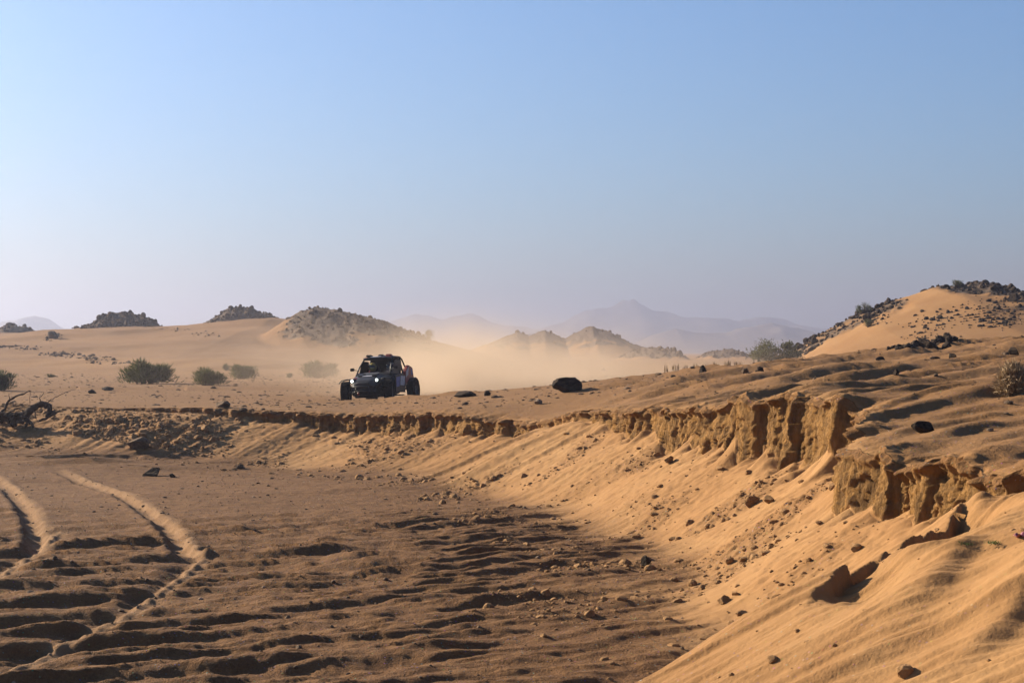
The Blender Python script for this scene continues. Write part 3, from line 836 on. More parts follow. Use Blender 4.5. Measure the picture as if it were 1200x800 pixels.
def rubble(name, pts, sizes, mat, seed, label, cat, flat=0.7, sunk=0.25):
    rng = np.random.RandomState(seed)
    V, F = ico_base(); n = len(pts)
    shapes = []
    for k in range(14):
        W = V.copy()
        for c in range(7):
            nn = rng.normal(size=3); nn /= np.linalg.norm(nn); d = rng.uniform(0.5, 0.85)
            kk = W @ nn; W = W - np.outer(np.maximum(kk - d, 0), nn)
        W *= rng.uniform(0.75, 1.25, 3) * np.array([1, 1, flat])
        shapes.append(W * 0.62)
    vo, fo = [], []
    for i in range(n):
        a = rng.uniform(0, 6.28); c, s = math.cos(a), math.sin(a)
        W = shapes[rng.randint(14)] * sizes[i]
        vo.append(np.stack([W[:, 0] * c - W[:, 1] * s + pts[i][0], W[:, 0] * s + W[:, 1] * c + pts[i][1], W[:, 2] + pts[i][2] + sizes[i] * (0.4 * flat - sunk)], 1))
        fo.append(F + i * len(V))
    me = mesh_np(name, np.concatenate(vo), np.concatenate(fo), mat, None, smooth=False)
    return tag(obj(name, me), label, cat, kind='stuff')

rng = np.random.RandomState(42)
nA, nB = NA, NB
# clods on the sand slope, in fans below the scarp
rowi = rng.randint(NA + NB + 6, NA + NB + NC - 30, 60000); coli = rng.randint(0, len(us), 60000)
vv_ = SV[rowi, coli]; uu_ = us[coli]
yy_ = SY[rowi, coli]
dens = ss(0.02, 0.45, perlin(uu_ * 0.55 - 0.20 * vv_, vv_ * 0.45, 337)) + 0.04
dens = dens * ss(15.5, 19, yy_) + 0.03
dens = dens + 1.2 * (SX[rowi, coli] < -7.5) * (vv_ > -2.8)
keep = rng.rand(60000) < dens * 0.30
rowi, coli = rowi[keep], coli[keep]
P = np.stack([SX[rowi, coli], SY[rowi, coli], SZ[rowi, coli]], 1)
sz = 0.017 * (1 + rng.pareto(2.0, len(P))).clip(1, 6) * (0.8 + P[:, 1] / 60)
rubble('clod_scatter', P, sz, M_CLOD, 1, 'small brown clods strewn over the sand slope under the scarp', 'clods')
# stony end of the bank
Pl = []
for k in range(620):
    px = 85 + 175 * rng.rand() ** 1.25; py = 486 + (22 + 0.17 * (px - 85)) * rng.rand()
    Pl.append(spot(px, py, 2.0))
rubble('stone_scatter', Pl, 0.045 * (1 + rng.pareto(2.2, len(Pl))).clip(1, 5), M_CLOD, 2, 'dark broken stones at the far stony end of the bank', 'stones', 0.8)
# crust and stones in front of the buggy and along the far lip
Pl = []
for k in range(520):
    px = 250 + 600 * rng.rand(); t = rng.rand()
    yl = np.interp(px, [250, 400, 500, 600, 700, 850], [473, 470, 468, 466, 452, 440])
    Pl.append(spot(px, yl + rng.randn() * 4.0 + 3 * t, 2.0))
rubble('stone_scatter', Pl, 0.035 * (1 + rng.pareto(2.4, len(Pl))).clip(1, 5.5), M_BROWNROCK, 3, 'small dark stones and crust on the flat around the buggy', 'stones', 0.6)
# the stony plain on the left and behind
xx = rng.uniform(-42, 12, 5200); yy = rng.uniform(50, 118, 5200)
zz, _, _, _ = height(xx, yy)
rubble('stone_scatter', np.stack([xx, yy, zz], 1), 0.045 * (1 + rng.pareto(2.2, 5200)).clip(1, 5), M_BROWNROCK, 4, 'small dark stones littering the plain before the shrubs', 'stones', 0.5)
# the plateau on the right
xx = rng.uniform(2, 20, 900); yy = rng.uniform(16, 58, 900)
ok = xx > np.interp(yy, [16, 28, 34, 40, 58], [5.6, 5, 3.5, 2, 2])
xx, yy = xx[ok], yy[ok]; zz, _, _, _ = height(xx, yy)
rubble('stone_scatter', np.stack([xx, yy, zz], 1), 0.028 * (1 + rng.pareto(2.2, len(xx))).clip(1, 5), M_BROWNROCK, 5, 'small stones dotted over the rippled plateau', 'stones', 0.7)
# grit on the wash floor
xx = rng.uniform(-15, 3.0, 9000); yy = 13 + 32 * rng.rand(9000) ** 1.2
ok = (xx > -0.36 * yy) & (xx < np.interp(yy, [13, 20, 30, 40, 45], [1.8, 1.8, 0.6, -2.5, -4]))
ok &= rng.rand(9000) < 0.25 + ss(-0.1, 0.4, perlin(xx / 2.5, yy / 2.5, 500))
xx, yy = xx[ok], yy[ok]; zz, _, _, _ = height(xx, yy)
rubble('pebble_scatter', np.stack([xx, yy, zz], 1), 0.014 * (1 + rng.pareto(2.6, len(xx))).clip(1, 5), M_BROWNROCK, 6, 'brown grit and pebbles over the wash floor', 'pebbles', 0.7)
xx = rng.uniform(-12, 2.0, 500); yy = 13 + 30 * rng.rand(500)
zz, _, _, _ = height(xx, yy); ok = zz < 0.5
rubble('pebble_scatter', np.stack([xx, yy, zz], 1)[ok], 0.016 * (1 + rng.pareto(2.6, ok.sum())).clip(1, 3), M_PALEROCK, 7, 'few whitish pebbles among the grit of the wash floor', 'pebbles', 0.7)

# ---- boulders on the hills
def hill_rubble(ridx, n, size, seed, label, mat=M_HILLROCK, thr=0.33):
    r = RIDGES[ridx]; g = np.random.RandomState(seed)
    xx = g.uniform(r['xs'][0], r['xs'][-1], n * 14); yy = r['yc'] + g.uniform(-1.5, 0.9, n * 14) * r['wf']
    zz, _, _, rk = height(xx, yy)
    ok = np.where(rk > thr)[0][:n]
    rubble('boulder_scatter', np.stack([xx, yy, zz], 1)[ok], size * (1 + g.pareto(2.3, len(ok))).clip(1, 4.0), mat, seed, label, 'boulders', 0.85)

hill_rubble(1, 160, 0.24, 11, 'broken rocks on the low dark knoll before the far mountain')
hill_rubble(2, 420, 0.20, 12, 'broken rocks on the craggy knoll above the big shrub')
hill_rubble(3, 420, 0.21, 13, 'broken rocks on the dark knoll between two sandy saddles')
hill_rubble(4, 480, 0.15, 14, 'broken rocks on the long dark ridge behind the dust')
hill_rubble(5, 160, 0.26, 15, 'broken rocks on the twin peaked hill in the dust')
hill_rubble(6, 200, 0.25, 16, 'broken rocks on the low hill beside the twin peaks')
hill_rubble(7, 200, 0.25, 17, 'broken rocks on the small lone hill before the tree')
hill_rubble(8, 2200, 0.14, 18, 'dark rocks covering the shoulder and skyline of the sandy hill', M_BLACKROCK)
# rock outcrops lying on the dunes and on the sandy hill
def outcrop(pts, seed, label, size, n, mat=M_HILLROCK):
    g = np.random.RandomState(seed); P = []
    for a, b, sx_, sy_, w in pts:
        for k in range(int(n * w)):
            P.append(spot(a + g.randn() * sx_, b + g.randn() * sy_, 2.0))
    rubble('boulder_scatter', P, size * (1 + g.pareto(2.3, len(P))).clip(1, 3.5), mat, seed, label, 'boulders', 0.85)
outcrop([(8, 405, 10, 1.0, 1), (35, 408, 9, 1.2, .7), (70, 414, 12, 1.5, 1.6), (95, 417, 10, 1.2, 1), (112, 422, 10, 1, .8), (135, 424, 10, .8, .5), (62, 394, 5, 2.5, 1.2), (205, 386, 12, 1, .4), (240, 390, 10, 1.5, .5)], 31, 'dark rock bands lying across the left dune', 0.11, 40)
outcrop([(1070, 409, 12, 1.5, 1.2), (1085, 404, 8, 3, 1), (1100, 395, 10, 4, .6), (1085, 383, 14, 6, .9), (1110, 372, 16, 5, 1), (1140, 366, 14, 6, 1.2), (1075, 393, 8, 4, .5), (1035, 372, 6, 3, .5), (1020, 374, 5, 3, .5), (1155, 373, 15, 5, 1), (1170, 360, 18, 8, 3), (1180, 375, 14, 5, 2)], 32, 'dark rocks scattered down the face of the sandy hill', 0.09, 42, M_BLACKROCK)
g = np.random.RandomState(33)
xx = 18.6 + g.randn(260) * 1.3; yy = 112 + g.randn(260) * 4
zz = height(xx, yy)[0]
rubble('boulder_scatter', np.stack([xx, yy, zz], 1), 0.16 * (1 + g.pareto(2.3, 260)).clip(1, 3.2), M_BLACKROCK, 33, 'dark rocks heaped at the left foot of the sandy hill below the tree', 'boulders', 0.9)
for px, py, w, h, sd, lab in [(1017, 374, 13, 10, 71, 'dark bushy rock on the left slope of the sandy hill'),
                              (1040, 354, 11, 8, 73, 'dark rock on the skyline of the sandy hill'),
                              (1086, 406, 18, 11, 75, 'large dark rock at the foot of the sandy hill'),
                              (1190, 352, 13, 10, 77, 'round dark boulder on the right skyline of the hill'),
                              (1100, 372, 8, 5, 79, 'lone dark rock on the bare sand high on the hill'),
                              (64, 396, 18, 9, 81, 'dark double boulder standing on the left dune crest')]:
    rock_at('boulder', px, py, w, h, M_BLACKROCK if px > 900 else M_HILLROCK, sd, lab)

# ------------------------------------------------------------------ small mesh builder
class MB:
    def __init__(s): s.v = []; s.f = []
    def add(s, vs_, fs_):
        n = len(s.v); s.v += [tuple(p) for p in vs_]; s.f += [tuple(i + n for i in f) for f in fs_]; return s
    def box(s, c, d, rot=None, taper=(1, 1)):
        P = []
        for z in (-1, 1):
            k = taper if z > 0 else (1, 1)
            for x, y in ((-1, -1), (1, -1), (1, 1), (-1, 1)):
                p = Vector((x * d[0] / 2 * k[0], y * d[1] / 2 * k[1], z * d[2] / 2))
                if rot is not None: p = rot @ p
                P.append(p + Vector(c))
        return s.add(P, [(3, 2, 1, 0), (4, 5, 6, 7), (0, 1, 5, 4), (1, 2, 6, 5), (2, 3, 7, 6), (3, 0, 4, 7)])
    def tube(s, pts, rad, n=8, cap=True):
        pts = [Vector(p) for p in pts]; m = len(pts)
        rad = [rad] * m if isinstance(rad, (int, float)) else list(rad)
        up = Vector((0, 0, 1)); P = []; F = []
        side = None
        for i, p in enumerate(pts):
            t = (pts[min(i + 1, m - 1)] - pts[max(i - 1, 0)]).normalized()
            if side is None:
                side = t.cross(up if abs(t.z) < 0.9 else Vector((1, 0, 0))).normalized()
            side = (side - t * side.dot(t)).normalized(); w = t.cross(side)
            for k in range(n):
                a = 2 * math.pi * k / n
                P.append(p + (side * math.cos(a) + w * math.sin(a)) * rad[i])
        for i in range(m - 1):
            for k in range(n):
                F.append((i * n + k, i * n + (k + 1) % n, (i + 1) * n + (k + 1) % n, (i + 1) * n + k))
        if cap:
            F.append(tuple(range(n))[::-1]); F.append(tuple((m - 1) * n + k for k in range(n)))
        return s.add(P, F)
    def loft(s, secs, cap=True):
        n = len(secs[0]); P = [p for q in secs for p in q]; F = []
        for i in range(len(secs) - 1):
            for k in range(n):
                F.append((i * n + k, i * n + (k + 1) % n, (i + 1) * n + (k + 1) % n, (i + 1) * n + k))
        if cap:
            F.append(tuple(range(n))[::-1]); F.append(tuple((len(secs) - 1) * n + k for k in range(n)))
        return s.add(P, F)
    def lathe_x(s, prof, cx=(0, 0, 0), n=28):
        """profile of (x, r) turned round the x axis"""
        P = []; F = []; m = len(prof)
        for k in range(n):
            a = 2 * math.pi * k / n
            for x, r in prof: P.append((cx[0] + x, cx[1] + r * math.cos(a), cx[2] + r * math.sin(a)))
        for k in range(n):
            for i in range(m - 1):
                F.append((k * m + i, k * m + i + 1, ((k + 1) % n) * m + i + 1, ((k + 1) % n) * m + i))
        return s.add(P, F)
    def build(s, name, mat, parent=None, smooth=False, bevel=0.0):
        me = bpy.data.meshes.new(name); me.from_pydata(s.v, [], s.f); me.materials.append(mat)
        bm = bmesh.new(); bm.from_mesh(me); bmesh.ops.recalc_face_normals(bm, faces=bm.faces)
        if bevel:
            bmesh.ops.bevel(bm, geom=list(bm.edges), offset=bevel, segments=2, affect='EDGES', clamp_overlap=True)
        bm.to_mesh(me); bm.free()
        if smooth: me.polygons.foreach_set('use_smooth', [True] * len(me.polygons))
        return obj(name, me, parent)

# ------------------------------------------------------------------ plants
def leaf_mat(name, c1, c2, transl=0.25):
    m, nt, b = nmat(name); L = nt.links.new
    co = N(nt, 'ShaderNodeTexCoord').outputs['Object']
    n1 = N(nt, 'ShaderNodeTexNoise', Scale=9.0, Detail=3.0); L(co, n1.inputs['Vector'])
    col = mixc(nt, ramp(nt, n1.outputs['Fac'], 0.35, 0.65), c1, c2)
    L(col, b.inputs['Base Color']); b.inputs['Roughness'].default_value = 0.7; b.inputs['Specular IOR Level'].default_value = 0.2
    if transl:
        tr = N(nt, 'ShaderNodeBsdfTranslucent'); L(col, tr.inputs['Color'])
        mx = N(nt, 'ShaderNodeMixShader'); mx.inputs[0].default_value = transl
        L(b.outputs[0], mx.inputs[1]); L(tr.outputs[0], mx.inputs[2]); L(mx.outputs[0], nt.nodes['Material Output'].inputs['Surface'])
    return m
M_LEAF = leaf_mat('shrub_leaf', (0.034, 0.043, 0.009), (0.070, 0.078, 0.018))
M_LEAF2 = leaf_mat('tree_leaf', (0.050, 0.058, 0.020), (0.095, 0.098, 0.035))
M_TWIG = plain('dry_twig', (0.085, 0.055, 0.035), 0.9, spec=0.1)
M_DRY = leaf_mat('dry_straw', (0.21, 0.14, 0.08), (0.32, 0.23, 0.13), 0.1)
M_DEAD = plain('dead_wood', (0.05, 0.030, 0.019), 0.9, spec=0.1, var=0.4, scale=14)

def blades(n, fn, seed):
    """n thin leaf blades; fn(rng) gives base, direction, length, width"""
    g = random.Random(seed); V = []; F = []
    for i in range(n):
        b, d, l, w = fn(g)
        d = d.normalized(); sd = d.cross(Vector((g.gauss(0, 1), g.gauss(0, 1), g.gauss(0, 1)))).normalized() * w * 0.5
        k = len(V)
        mid = b + d * l * 0.55 + Vector((0, 0, -0.04 * l))
        V += [b - sd * 0.5, b + sd * 0.5, mid + sd, mid - sd, b + d * l]
        F += [(k, k + 1, k + 2, k + 3), (k + 3, k + 2, k + 4)]
    return V, F

def shrub(name, px, py, wpx, hpx, seed, label, group=None, n=3600, leaf=None, lopsided=0.0, loc=None):
    p = spot(px, py) if loc is None else np.array(loc); s = p[1] / FPX
    W, H = wpx * s / 2 * 1.28, hpx * s * 1.34
    t = empty(name, p); tag(t, label, 'shrub', group)
    g = random.Random(seed)
    lobes = []
    for k in range(9):
        a = g.uniform(0, 6.28); r = g.uniform(0.15, 0.68)
        lobes.append((Vector((math.cos(a) * r * W + lopsided * W * g.random(), math.sin(a) * r * W * 0.8, 0)), g.uniform(0.55, 1.0) * H * (1 - 0.35 * r), g.uniform(0.28, 0.46) * W))
    def fn(g):
        c, h, rad = g.choice(lobes)
        q = Vector((g.gauss(0, 0.5), g.gauss(0, 0.5), 0)) * rad
        z = h * (g.random() ** 0.7)
        base = c + q * (1.0 - 0.45 * z / h) + Vector((0, 0, z * 0.80))
        d = Vector((q.x * 0.8 / max(rad, .01) + g.gauss(0, 0.3), q.y / max(rad, .01) + g.gauss(0, 0.3), 0.75 + g.gauss(0, 0.3)))
        return base, d, g.uniform(0.10, 0.20) * H * 1.15, g.uniform(0.012, 0.028) * max(1.0, H)
    V, F = blades(n, fn, seed + 1)
    mb = MB(); mb.add(V, F); mb.build('foliage', leaf or M_LEAF, t)
    st = MB()
    for c, h, rad in lobes:
        for k in range(3):
            e = c + Vector((g.gauss(0, 0.5) * rad, g.gauss(0, 0.5) * rad, h * g.uniform(0.7, 1.0)))
            b = Vector((c.x * 0.35, c.y * 0.35, -0.05))
            st.tube([b, b.lerp(e, 0.5) + Vector((g.gauss(0, .05), g.gauss(0, .05), 0)), e], [0.025, 0.016, 0.005], 5)
    st.build('stems', M_TWIG, t)
    return t

def plain_at(px, py):
    return spot(px, py)
shrub('desert_shrub', 170, 448, 58, 28, 1, 'large bushy dark green shrub standing alone on the stony plain')
shrub('desert_shrub', 243, 450, 40, 20, 2, 'small olive shrub standing in front of a darker round shrub', n=2600)
shrub('desert_shrub', 281, 442, 34, 18, 3, 'dark round shrub behind the small olive shrub at the dune foot', n=2600)
shrub('desert_shrub', 376, 442, 44, 20, 4, 'pale dusty green shrub veiled by the dust beside the buggy', n=2600)
shrub('desert_shrub', 1, 456, 28, 22, 5, 'dark shrub behind the dead branches', n=2200)
for i, (px, py, w, h, lab) in enumerate([(15, 441, 22, 5, 'low dark scrub at the foot of the dune behind the dead branches'),
                                         (58, 441, 14, 4, 'tiny scrub tuft at the dune foot near the low dark scrub'),
                                         (340, 441, 10, 5, 'tiny scrub tuft at the dune foot beside the dusty shrub'),
                                         (265, 432, 8, 9, 'thin twiggy sprig above the dark round shrub'),
                                         (503, 396, 13, 12, 'lone leafy bush on the skyline of the long dark ridge'),
                                         (555, 447, 20, 16, 'faint bush standing inside the dust cloud')]):
    shrub('scrub_plant', px, py, w, h, 20 + i, lab, n=420)
for i, (px, py, w, h, lab) in enumerate([(1015, 365, 15, 12, 'dark bush on the left skyline of the sandy hill'),
                                         (1120, 338, 14, 8, 'grey green bush on the summit of the sandy hill'),
                                         (1018, 381, 14, 9, 'dark low bush on the slope under the skyline bush')]):
    shrub('hill_bush', px, py, w, h, 40 + i, lab, n=700, leaf=M_LEAF2)

# the green tree at the foot of the sandy hill
def foot_tree():
    p = spot(905, 428); Y = 122.0; s = Y / FPX
    x = (911 - 600) * s
    z = float(height([x], [Y])[0][0])
    t = tag(empty('acacia_tree', (x, Y, z)), 'spreading green tree at the left foot of the sandy hill', 'tree')
    W = 25 * s; top = CAM_Z + (HORIZ - 399) * s - z
    g = random.Random(5); tr = MB(); ends = []
    for k in range(6):
        a = k * 1.05 + g.uniform(-.3, .3); e = Vector((math.cos(a) * W * 0.7, math.sin(a) * W * 0.5, top * g.uniform(0.6, 0.85)))
        m_ = Vector((e.x * 0.35, e.y * 0.35, top * 0.42)); ends.append(e)
        tr.tube([(0.1 * math.cos(a), 0.1 * math.sin(a), -0.1), m_, e], [0.09, 0.055, 0.015], 6)
    tr.build('trunk', M_TWIG, t, True)
    lob = [(Vector((g.uniform(-.95, .95) * W, g.uniform(-.6, .6) * W, top * g.uniform(0.45, 0.86))), W * g.uniform(0.22, 0.40)) for k in range(16)]
    def fn(g):
        c, r = g.choice(lob)
        q = Vector((g.gauss(0, .5), g.gauss(0, .5), g.gauss(0, .32))) * r
        return c + q, Vector((q.x, q.y, 0.2 * r + q.z)) / r + Vector((g.gauss(0, .4), g.gauss(0, .4), g.gauss(0, .4))), g.uniform(0.10, 0.22), g.uniform(0.04, 0.08)
    V, F = blades(5200, fn, 9); MB().add(V, F).build('crown', M_LEAF2, t)
foot_tree()

# dry twiggy bush on the plateau
def dry_bush():
    p = spot(1187, 461); s = p[1] / FPX
    t = tag(empty('dry_bush', p), 'straw coloured dry bush of dense twigs on the plateau', 'bush')
    W, H = 21 * s, 36 * s; g = random.Random(3)
    st = MB()
    for k in range(260):
        a = g.uniform(0, 6.28); el = g.uniform(0.1, 1.45); L_ = g.uniform(0.75, 1.05)
        e = Vector((math.cos(a) * math.cos(el) * W * L_, math.sin(a) * math.cos(el) * W * L_, math.sin(el) * H * L_))
        b = Vector((g.gauss(0, .12) * W, g.gauss(0, .12) * W, 0))
        m_ = b.lerp(e, 0.5) + Vector((g.gauss(0, .08), g.gauss(0, .08), g.gauss(0, .08))) * W
        st.tube([b, m_, e], [0.010, 0.007, 0.003], 4, False)
    st.build('twigs', M_DRY, t)
    def fn(g):
        a = g.uniform(0, 6.28); el = g.uniform(0.0, 1.5); L_ = g.uniform(0.6, 0.98)
        d = Vector((math.cos(a) * math.cos(el) * W, math.sin(a) * math.cos(el) * W, math.sin(el) * H))
        return d * L_, d.normalized() + Vector((g.gauss(0, .6), g.gauss(0, .6), g.gauss(0, .6))), g.uniform(0.06, 0.14), 0.012
    V, F = blades(2200, fn, 4); MB().add(V, F).build('dry_leaves', M_DRY, t)
dry_bush()

# pale dry stalks in a row
g = random.Random(77)
for k in range(15):
    px = 781 + k * 6.2 + g.uniform(-2, 2); Y = 56.5 + g.uniform(-1.5, 1.5)
    x = (px - 600) * Y / FPX
    z = float(height([x], [Y])[0][0])
    zt = CAM_Z + (HORIZ - (424 + g.uniform(-1, 4) - 3 * (k > 8))) * Y / FPX
    H = max(0.3, zt - z)
    t = tag(empty('dry_stalk_clump', (x, Y, z)), 'clump of pale upright dry stalks in the row on the plateau crest', 'dry grass', 'row of pale dry stalks')
    def fn(g, H=H):
        a = g.uniform(0, 6.28); r = g.uniform(0, 0.10)
        return Vector((math.cos(a) * r, math.sin(a) * r, -0.02)), Vector((g.gauss(0, .10), g.gauss(0, .10), 1)), H * g.uniform(0.6, 1.05), g.uniform(0.014, 0.03)
    V, F = blades(14, fn, 700 + k); MB().add(V, F).build('stalks', M_DRY, t)

# little green sprigs by the gully, and a scrap of pink plastic
for i, (px, py) in enumerate([(1131, 640), (1117, 650), (1166, 637)]):
    p = spot(px, py)
    t = tag(empty('green_sprig', p), ['tiny green sprig on the gully rim between two other sprigs', 'tiny green sprig lowest on the rim of the sand gully', 'tiny green sprig on the gully rim closest to the pink scrap'][i], 'plant', 'sprigs by the gully')
    def fn(g):
        a = g.uniform(0, 6.28)
        return Vector((g.gauss(0, .03), g.gauss(0, .03), 0)), Vector((math.cos(a) * .7, math.sin(a) * .7, g.uniform(.3, 1))), g.uniform(.015, .045), .007
    V, F = blades(46, fn, 80 + i); MB().add(V, F).build('leaves', leaf_mat('sprig_leaf', (0.05, 0.07, 0.018), (0.09, 0.11, 0.03)), t)
p = spot(1194, 628)
sc = bmesh.new(); bmesh.ops.create_grid(sc, x_segments=8, y_segments=6, size=0.5)
for v in sc.verts:
    v.co.z = 0.22 * math.sin(v.co.x * 7) * math.cos(v.co.y * 5) + 0.25 * (v.co.x + .5) ** 2 + 0.1
    v.co.x *= 0.08; v.co.y *= 0.07; v.co.z *= 0.08
bmesh.ops.solidify(sc, geom=sc.faces[:], thickness=0.004)
me = bpy.data.meshes.new('plastic_scrap'); sc.to_mesh(me); sc.free(); me.materials.append(plain('pink_plastic', (0.22, 0.07, 0.08), 0.5))
o = tag(obj('plastic_scrap', me), 'crumpled pink plastic scrap half buried beside the sand gully', 'litter'); o.location = p

# ------------------------------------------------------------------ the dead branches
def dead_tree():
    p = spot(28, 498); s = p[1] / FPX
    t = tag(empty('dead_tree', p), 'fallen dead tree with twisted dark branches lying on the sand', 'dead tree')
    def q(px, py, d=0.0): return ((px - 28) * s, d, (498 - py) * s)
    g = random.Random(12)
    def wob(pts, k=0.012):
        out = []
        for i in range(len(pts) - 1):
            a, b = Vector(pts[i]), Vector(pts[i + 1])
            for j in range(4):
                out.append(a.lerp(b, j / 4) + Vector((g.gauss(0, k), g.gauss(0, k), g.gauss(0, k))))
        out.append(Vector(pts[-1])); return out
    def limb(name, pts, r0, r1, n=8, parent=t):
        P = wob(pts); m = len(P)
        rad = [(r0 + (r1 - r0) * i / (m - 1)) * (1 + g.uniform(-.18, .18)) for i in range(m)]
        return MB().tube(P, rad, n).build(name, M_DEAD, parent, True)
    tr = limb('trunk', [q(-30, 482, .1), q(-8, 485, .05), q(10, 488, 0), q(25, 486, 0), q(34, 480, -.05), q(41, 475, -.1), q(52, 472, -.15), q(59, 474, -.2), q(61, 482, -.25), q(58, 487, -.3)], 0.14, 0.055, 10)
    limb('branch', [q(60, 481, -.25), q(68, 482, -.3), q(60, 487, -.35), q(50, 491, -.4)], 0.06, 0.03)
    limb('branch', [q(-4, 488, .05), q(4, 478, .1), q(8, 468, .15), q(20, 462, .2), q(32, 457, .25)], 0.05, 0.012)
    limb('branch', [q(9, 470, .15), q(8, 460, .15)], 0.016, 0.007, 6)
    limb('branch', [q(32, 457, .25), q(32, 470, .22), q(33, 482, .1)], 0.010, 0.008, 6)
    limb('branch', [q(0, 490, -.1), q(12, 482, -.15), q(22, 477, -.2), q(30, 480, -.2)], 0.035, 0.014)
    limb('branch', [q(55, 471, -.15), q(62, 466, -.1), q(70, 461, 0), q(82, 456, .1)], 0.016, 0.005, 6)
    limb('branch', [q(51, 471, -.15), q(48, 465, -.2), q(53, 458, -.2)], 0.022, 0.006, 6)
    limb('branch', [q(40, 476, -.1), q(45, 488, -.3), q(39, 488, -.4)], 0.02, 0.01, 6)
    limb('branch', [q(66, 484, -.3), q(71, 489, -.35)], 0.012, 0.005, 6)
    limb('branch', [q(30, 490, 0), q(38, 494, -.2), q(42, 499, -.3)], 0.05, 0.03)
    limb('branch', [q(12, 475, .1), q(20, 474, .1), q(28, 470, .1)], 0.014, 0.006, 6)
    # matted roots and bark at its foot
    mb = MB()
    for k in range(46):
        a = q(g.uniform(-25, 36), g.uniform(485, 499), g.uniform(-.35, .3))
        b = Vector(a) + Vector((g.gauss(0, .14), g.gauss(0, .12), g.gauss(0, .05)))
        mb.tube([a, Vector(a).lerp(b, .5) + Vector((0, 0, .03)), b], [0.045, 0.05, 0.02], 6)
    mb.build('root_mat', M_DEAD, t, True)
dead_tree()
rock_at('stone', 3, 490, 14, 9, M_PALEROCK, 91, 'pale rounded stone caught under the dead branches')

# ------------------------------------------------------------------ the racing buggy (nose to local -Y, x to its own left)
M_BODY = plain('black_panel', (0.007, 0.0068, 0.0065), 0.45, spec=0.25, var=0.3, dust=0.06)
M_BODYG = plain('grey_hood', (0.014, 0.0145, 0.014), 0.42, spec=0.3, var=0.2, dust=0.10)
M_CAGE = plain('cage_steel', (0.007, 0.007, 0.007), 0.5, spec=0.3, dust=0.05)
M_TYRE = plain('tyre_rubber', (0.009, 0.008, 0.007), 0.9, spec=0.1, dust=0.06, scale=5)
M_RIM = plain('rim_alloy', (0.05, 0.05, 0.05), 0.4, metal=0.6, dust=0.35)
M_RED = plain('red_panel', (0.20, 0.024, 0.018), 0.45, spec=0.45, dust=0.30)
M_WHITE = plain('white_decal', (0.36, 0.36, 0.38), 0.5, dust=0.20)
M_BLUE = plain('blue_decal', (0.05, 0.08, 0.24), 0.5, dust=0.12)
M_SEAT = plain('seat_cloth', (0.03, 0.03, 0.032), 0.9)
M_LENS = plain('lit_lens', (0.9, 0.95, 0.95), 0.2, emit=((0.88, 1.0, 0.92), 3.0))
M_SPRING = plain('spring_steel', (0.30, 0.30, 0.31), 0.35, metal=0.8, dust=0.2)
M_SUIT = plain('race_suit', (0.10, 0.10, 0.13), 0.85)
M_HELMET = plain('helmet_shell', (0.42, 0.33, 0.12), 0.3, spec=0.5)
M_HELMET2 = plain('helmet_shell_white', (0.20, 0.19, 0.18), 0.3, spec=0.5)
M_VISOR = plain('visor', (0.02, 0.02, 0.025), 0.12, spec=0.6)

car_z = float(height([CAR_X], [CAR_Y])[0][0])
car = empty('racing_buggy', (CAR_X, CAR_Y, car_z - 0.06))
car.rotation_euler = (R(0), R(-3.2), R(-15.0))
tag(car, 'black open sided racing buggy with lit headlights raising dust', 'buggy')
RW = 0.375

def sym(sec):            # half section of (x, z) from the middle bottom to the middle top -> closed ring
    return [(x, z) for x, z in sec] + [(-x, z) for x, z in reversed(sec)]

# tub
secs = []
for y, w0, w1, z0, z1 in [(-1.18, .30, .40, .40, .66), (-.62, .44, .60, .36, .80), (-.2, .50, .70, .34, .84), (.55, .50, .70, .34, .84), (.95, .44, .62, .38, .86), (1.45, .34, .50, .50, .86)]:
    secs.append([(x, y, z) for x, z in sym([(w0 * .75, z0), (w0, z0 + .05), (w1, (z0 + z1) / 2 + .04), (w1 * .96, z1)])])
MB().loft(secs).build('tub', M_BODY, car, bevel=0.012)
# nose with sloping hood
secs = []
for y, w0, w1, z0, z1, zc in [(-1.62, .26, .34, .60, .74, .78), (-1.50, .32, .46, .56, .84, .88), (-1.25, .38, .54, .58, .93, .98), (-.9, .42, .60, .62, .99, 1.06), (-.55, .46, .64, .64, 1.03, 1.11)]:
    secs.append([(x, y, z) for x, z in sym([(w0, z0), (w1, (z0 + z1) / 2), (w1 * .94, z1), (w1 * .45, zc)])])
hood = MB().loft(secs).build('hood', M_BODYG, car, bevel=0.012)
for sx_ in (-1, 1):      # scoops and pale markings lying on the hood
    MB().box((sx_ * .24, -1.02, 1.045), (.16, .34, .05), Matrix.Rotation(R(11), 3, 'X')).build('hood_scoop', M_BODY, hood, bevel=0.01)
MB().box((0, -1.18, 1.012), (.34, .10, .012), Matrix.Rotation(R(14), 3, 'X')).build('hood_marking', M_WHITE, hood)
MB().box((0, -.72, 1.10), (.52, .05, .012), Matrix.Rotation(R(8), 3, 'X')).build('hood_marking', M_WHITE, hood)
MB().box((-.36, -1.30, .955), (.10, .14, .012), Matrix.Rotation(R(14), 3, 'X') @ Matrix.Rotation(R(12), 3, 'Y')).build('hood_marking', M_RED, hood)
MB().loft([[(-.40, -1.60, .40), (.40, -1.60, .40), (.44, -1.56, .62), (-.44, -1.56, .62)], [(-.52, -1.15, .34), (.52, -1.15, .34), (.56, -1.15, .64), (-.56, -1.15, .64)]]).build('chin_panel', M_BODY, car, bevel=.02)
# grille with bars
gr = MB().box((0, -1.615, .70), (.46, .05, .16)).build('grille', M_CAGE, car, bevel=0.008)
for k in range(3): MB().box((0, -1.648, .65 + k * .05), (.44, .015, .012)).build('grille_bar', M_RIM, gr)
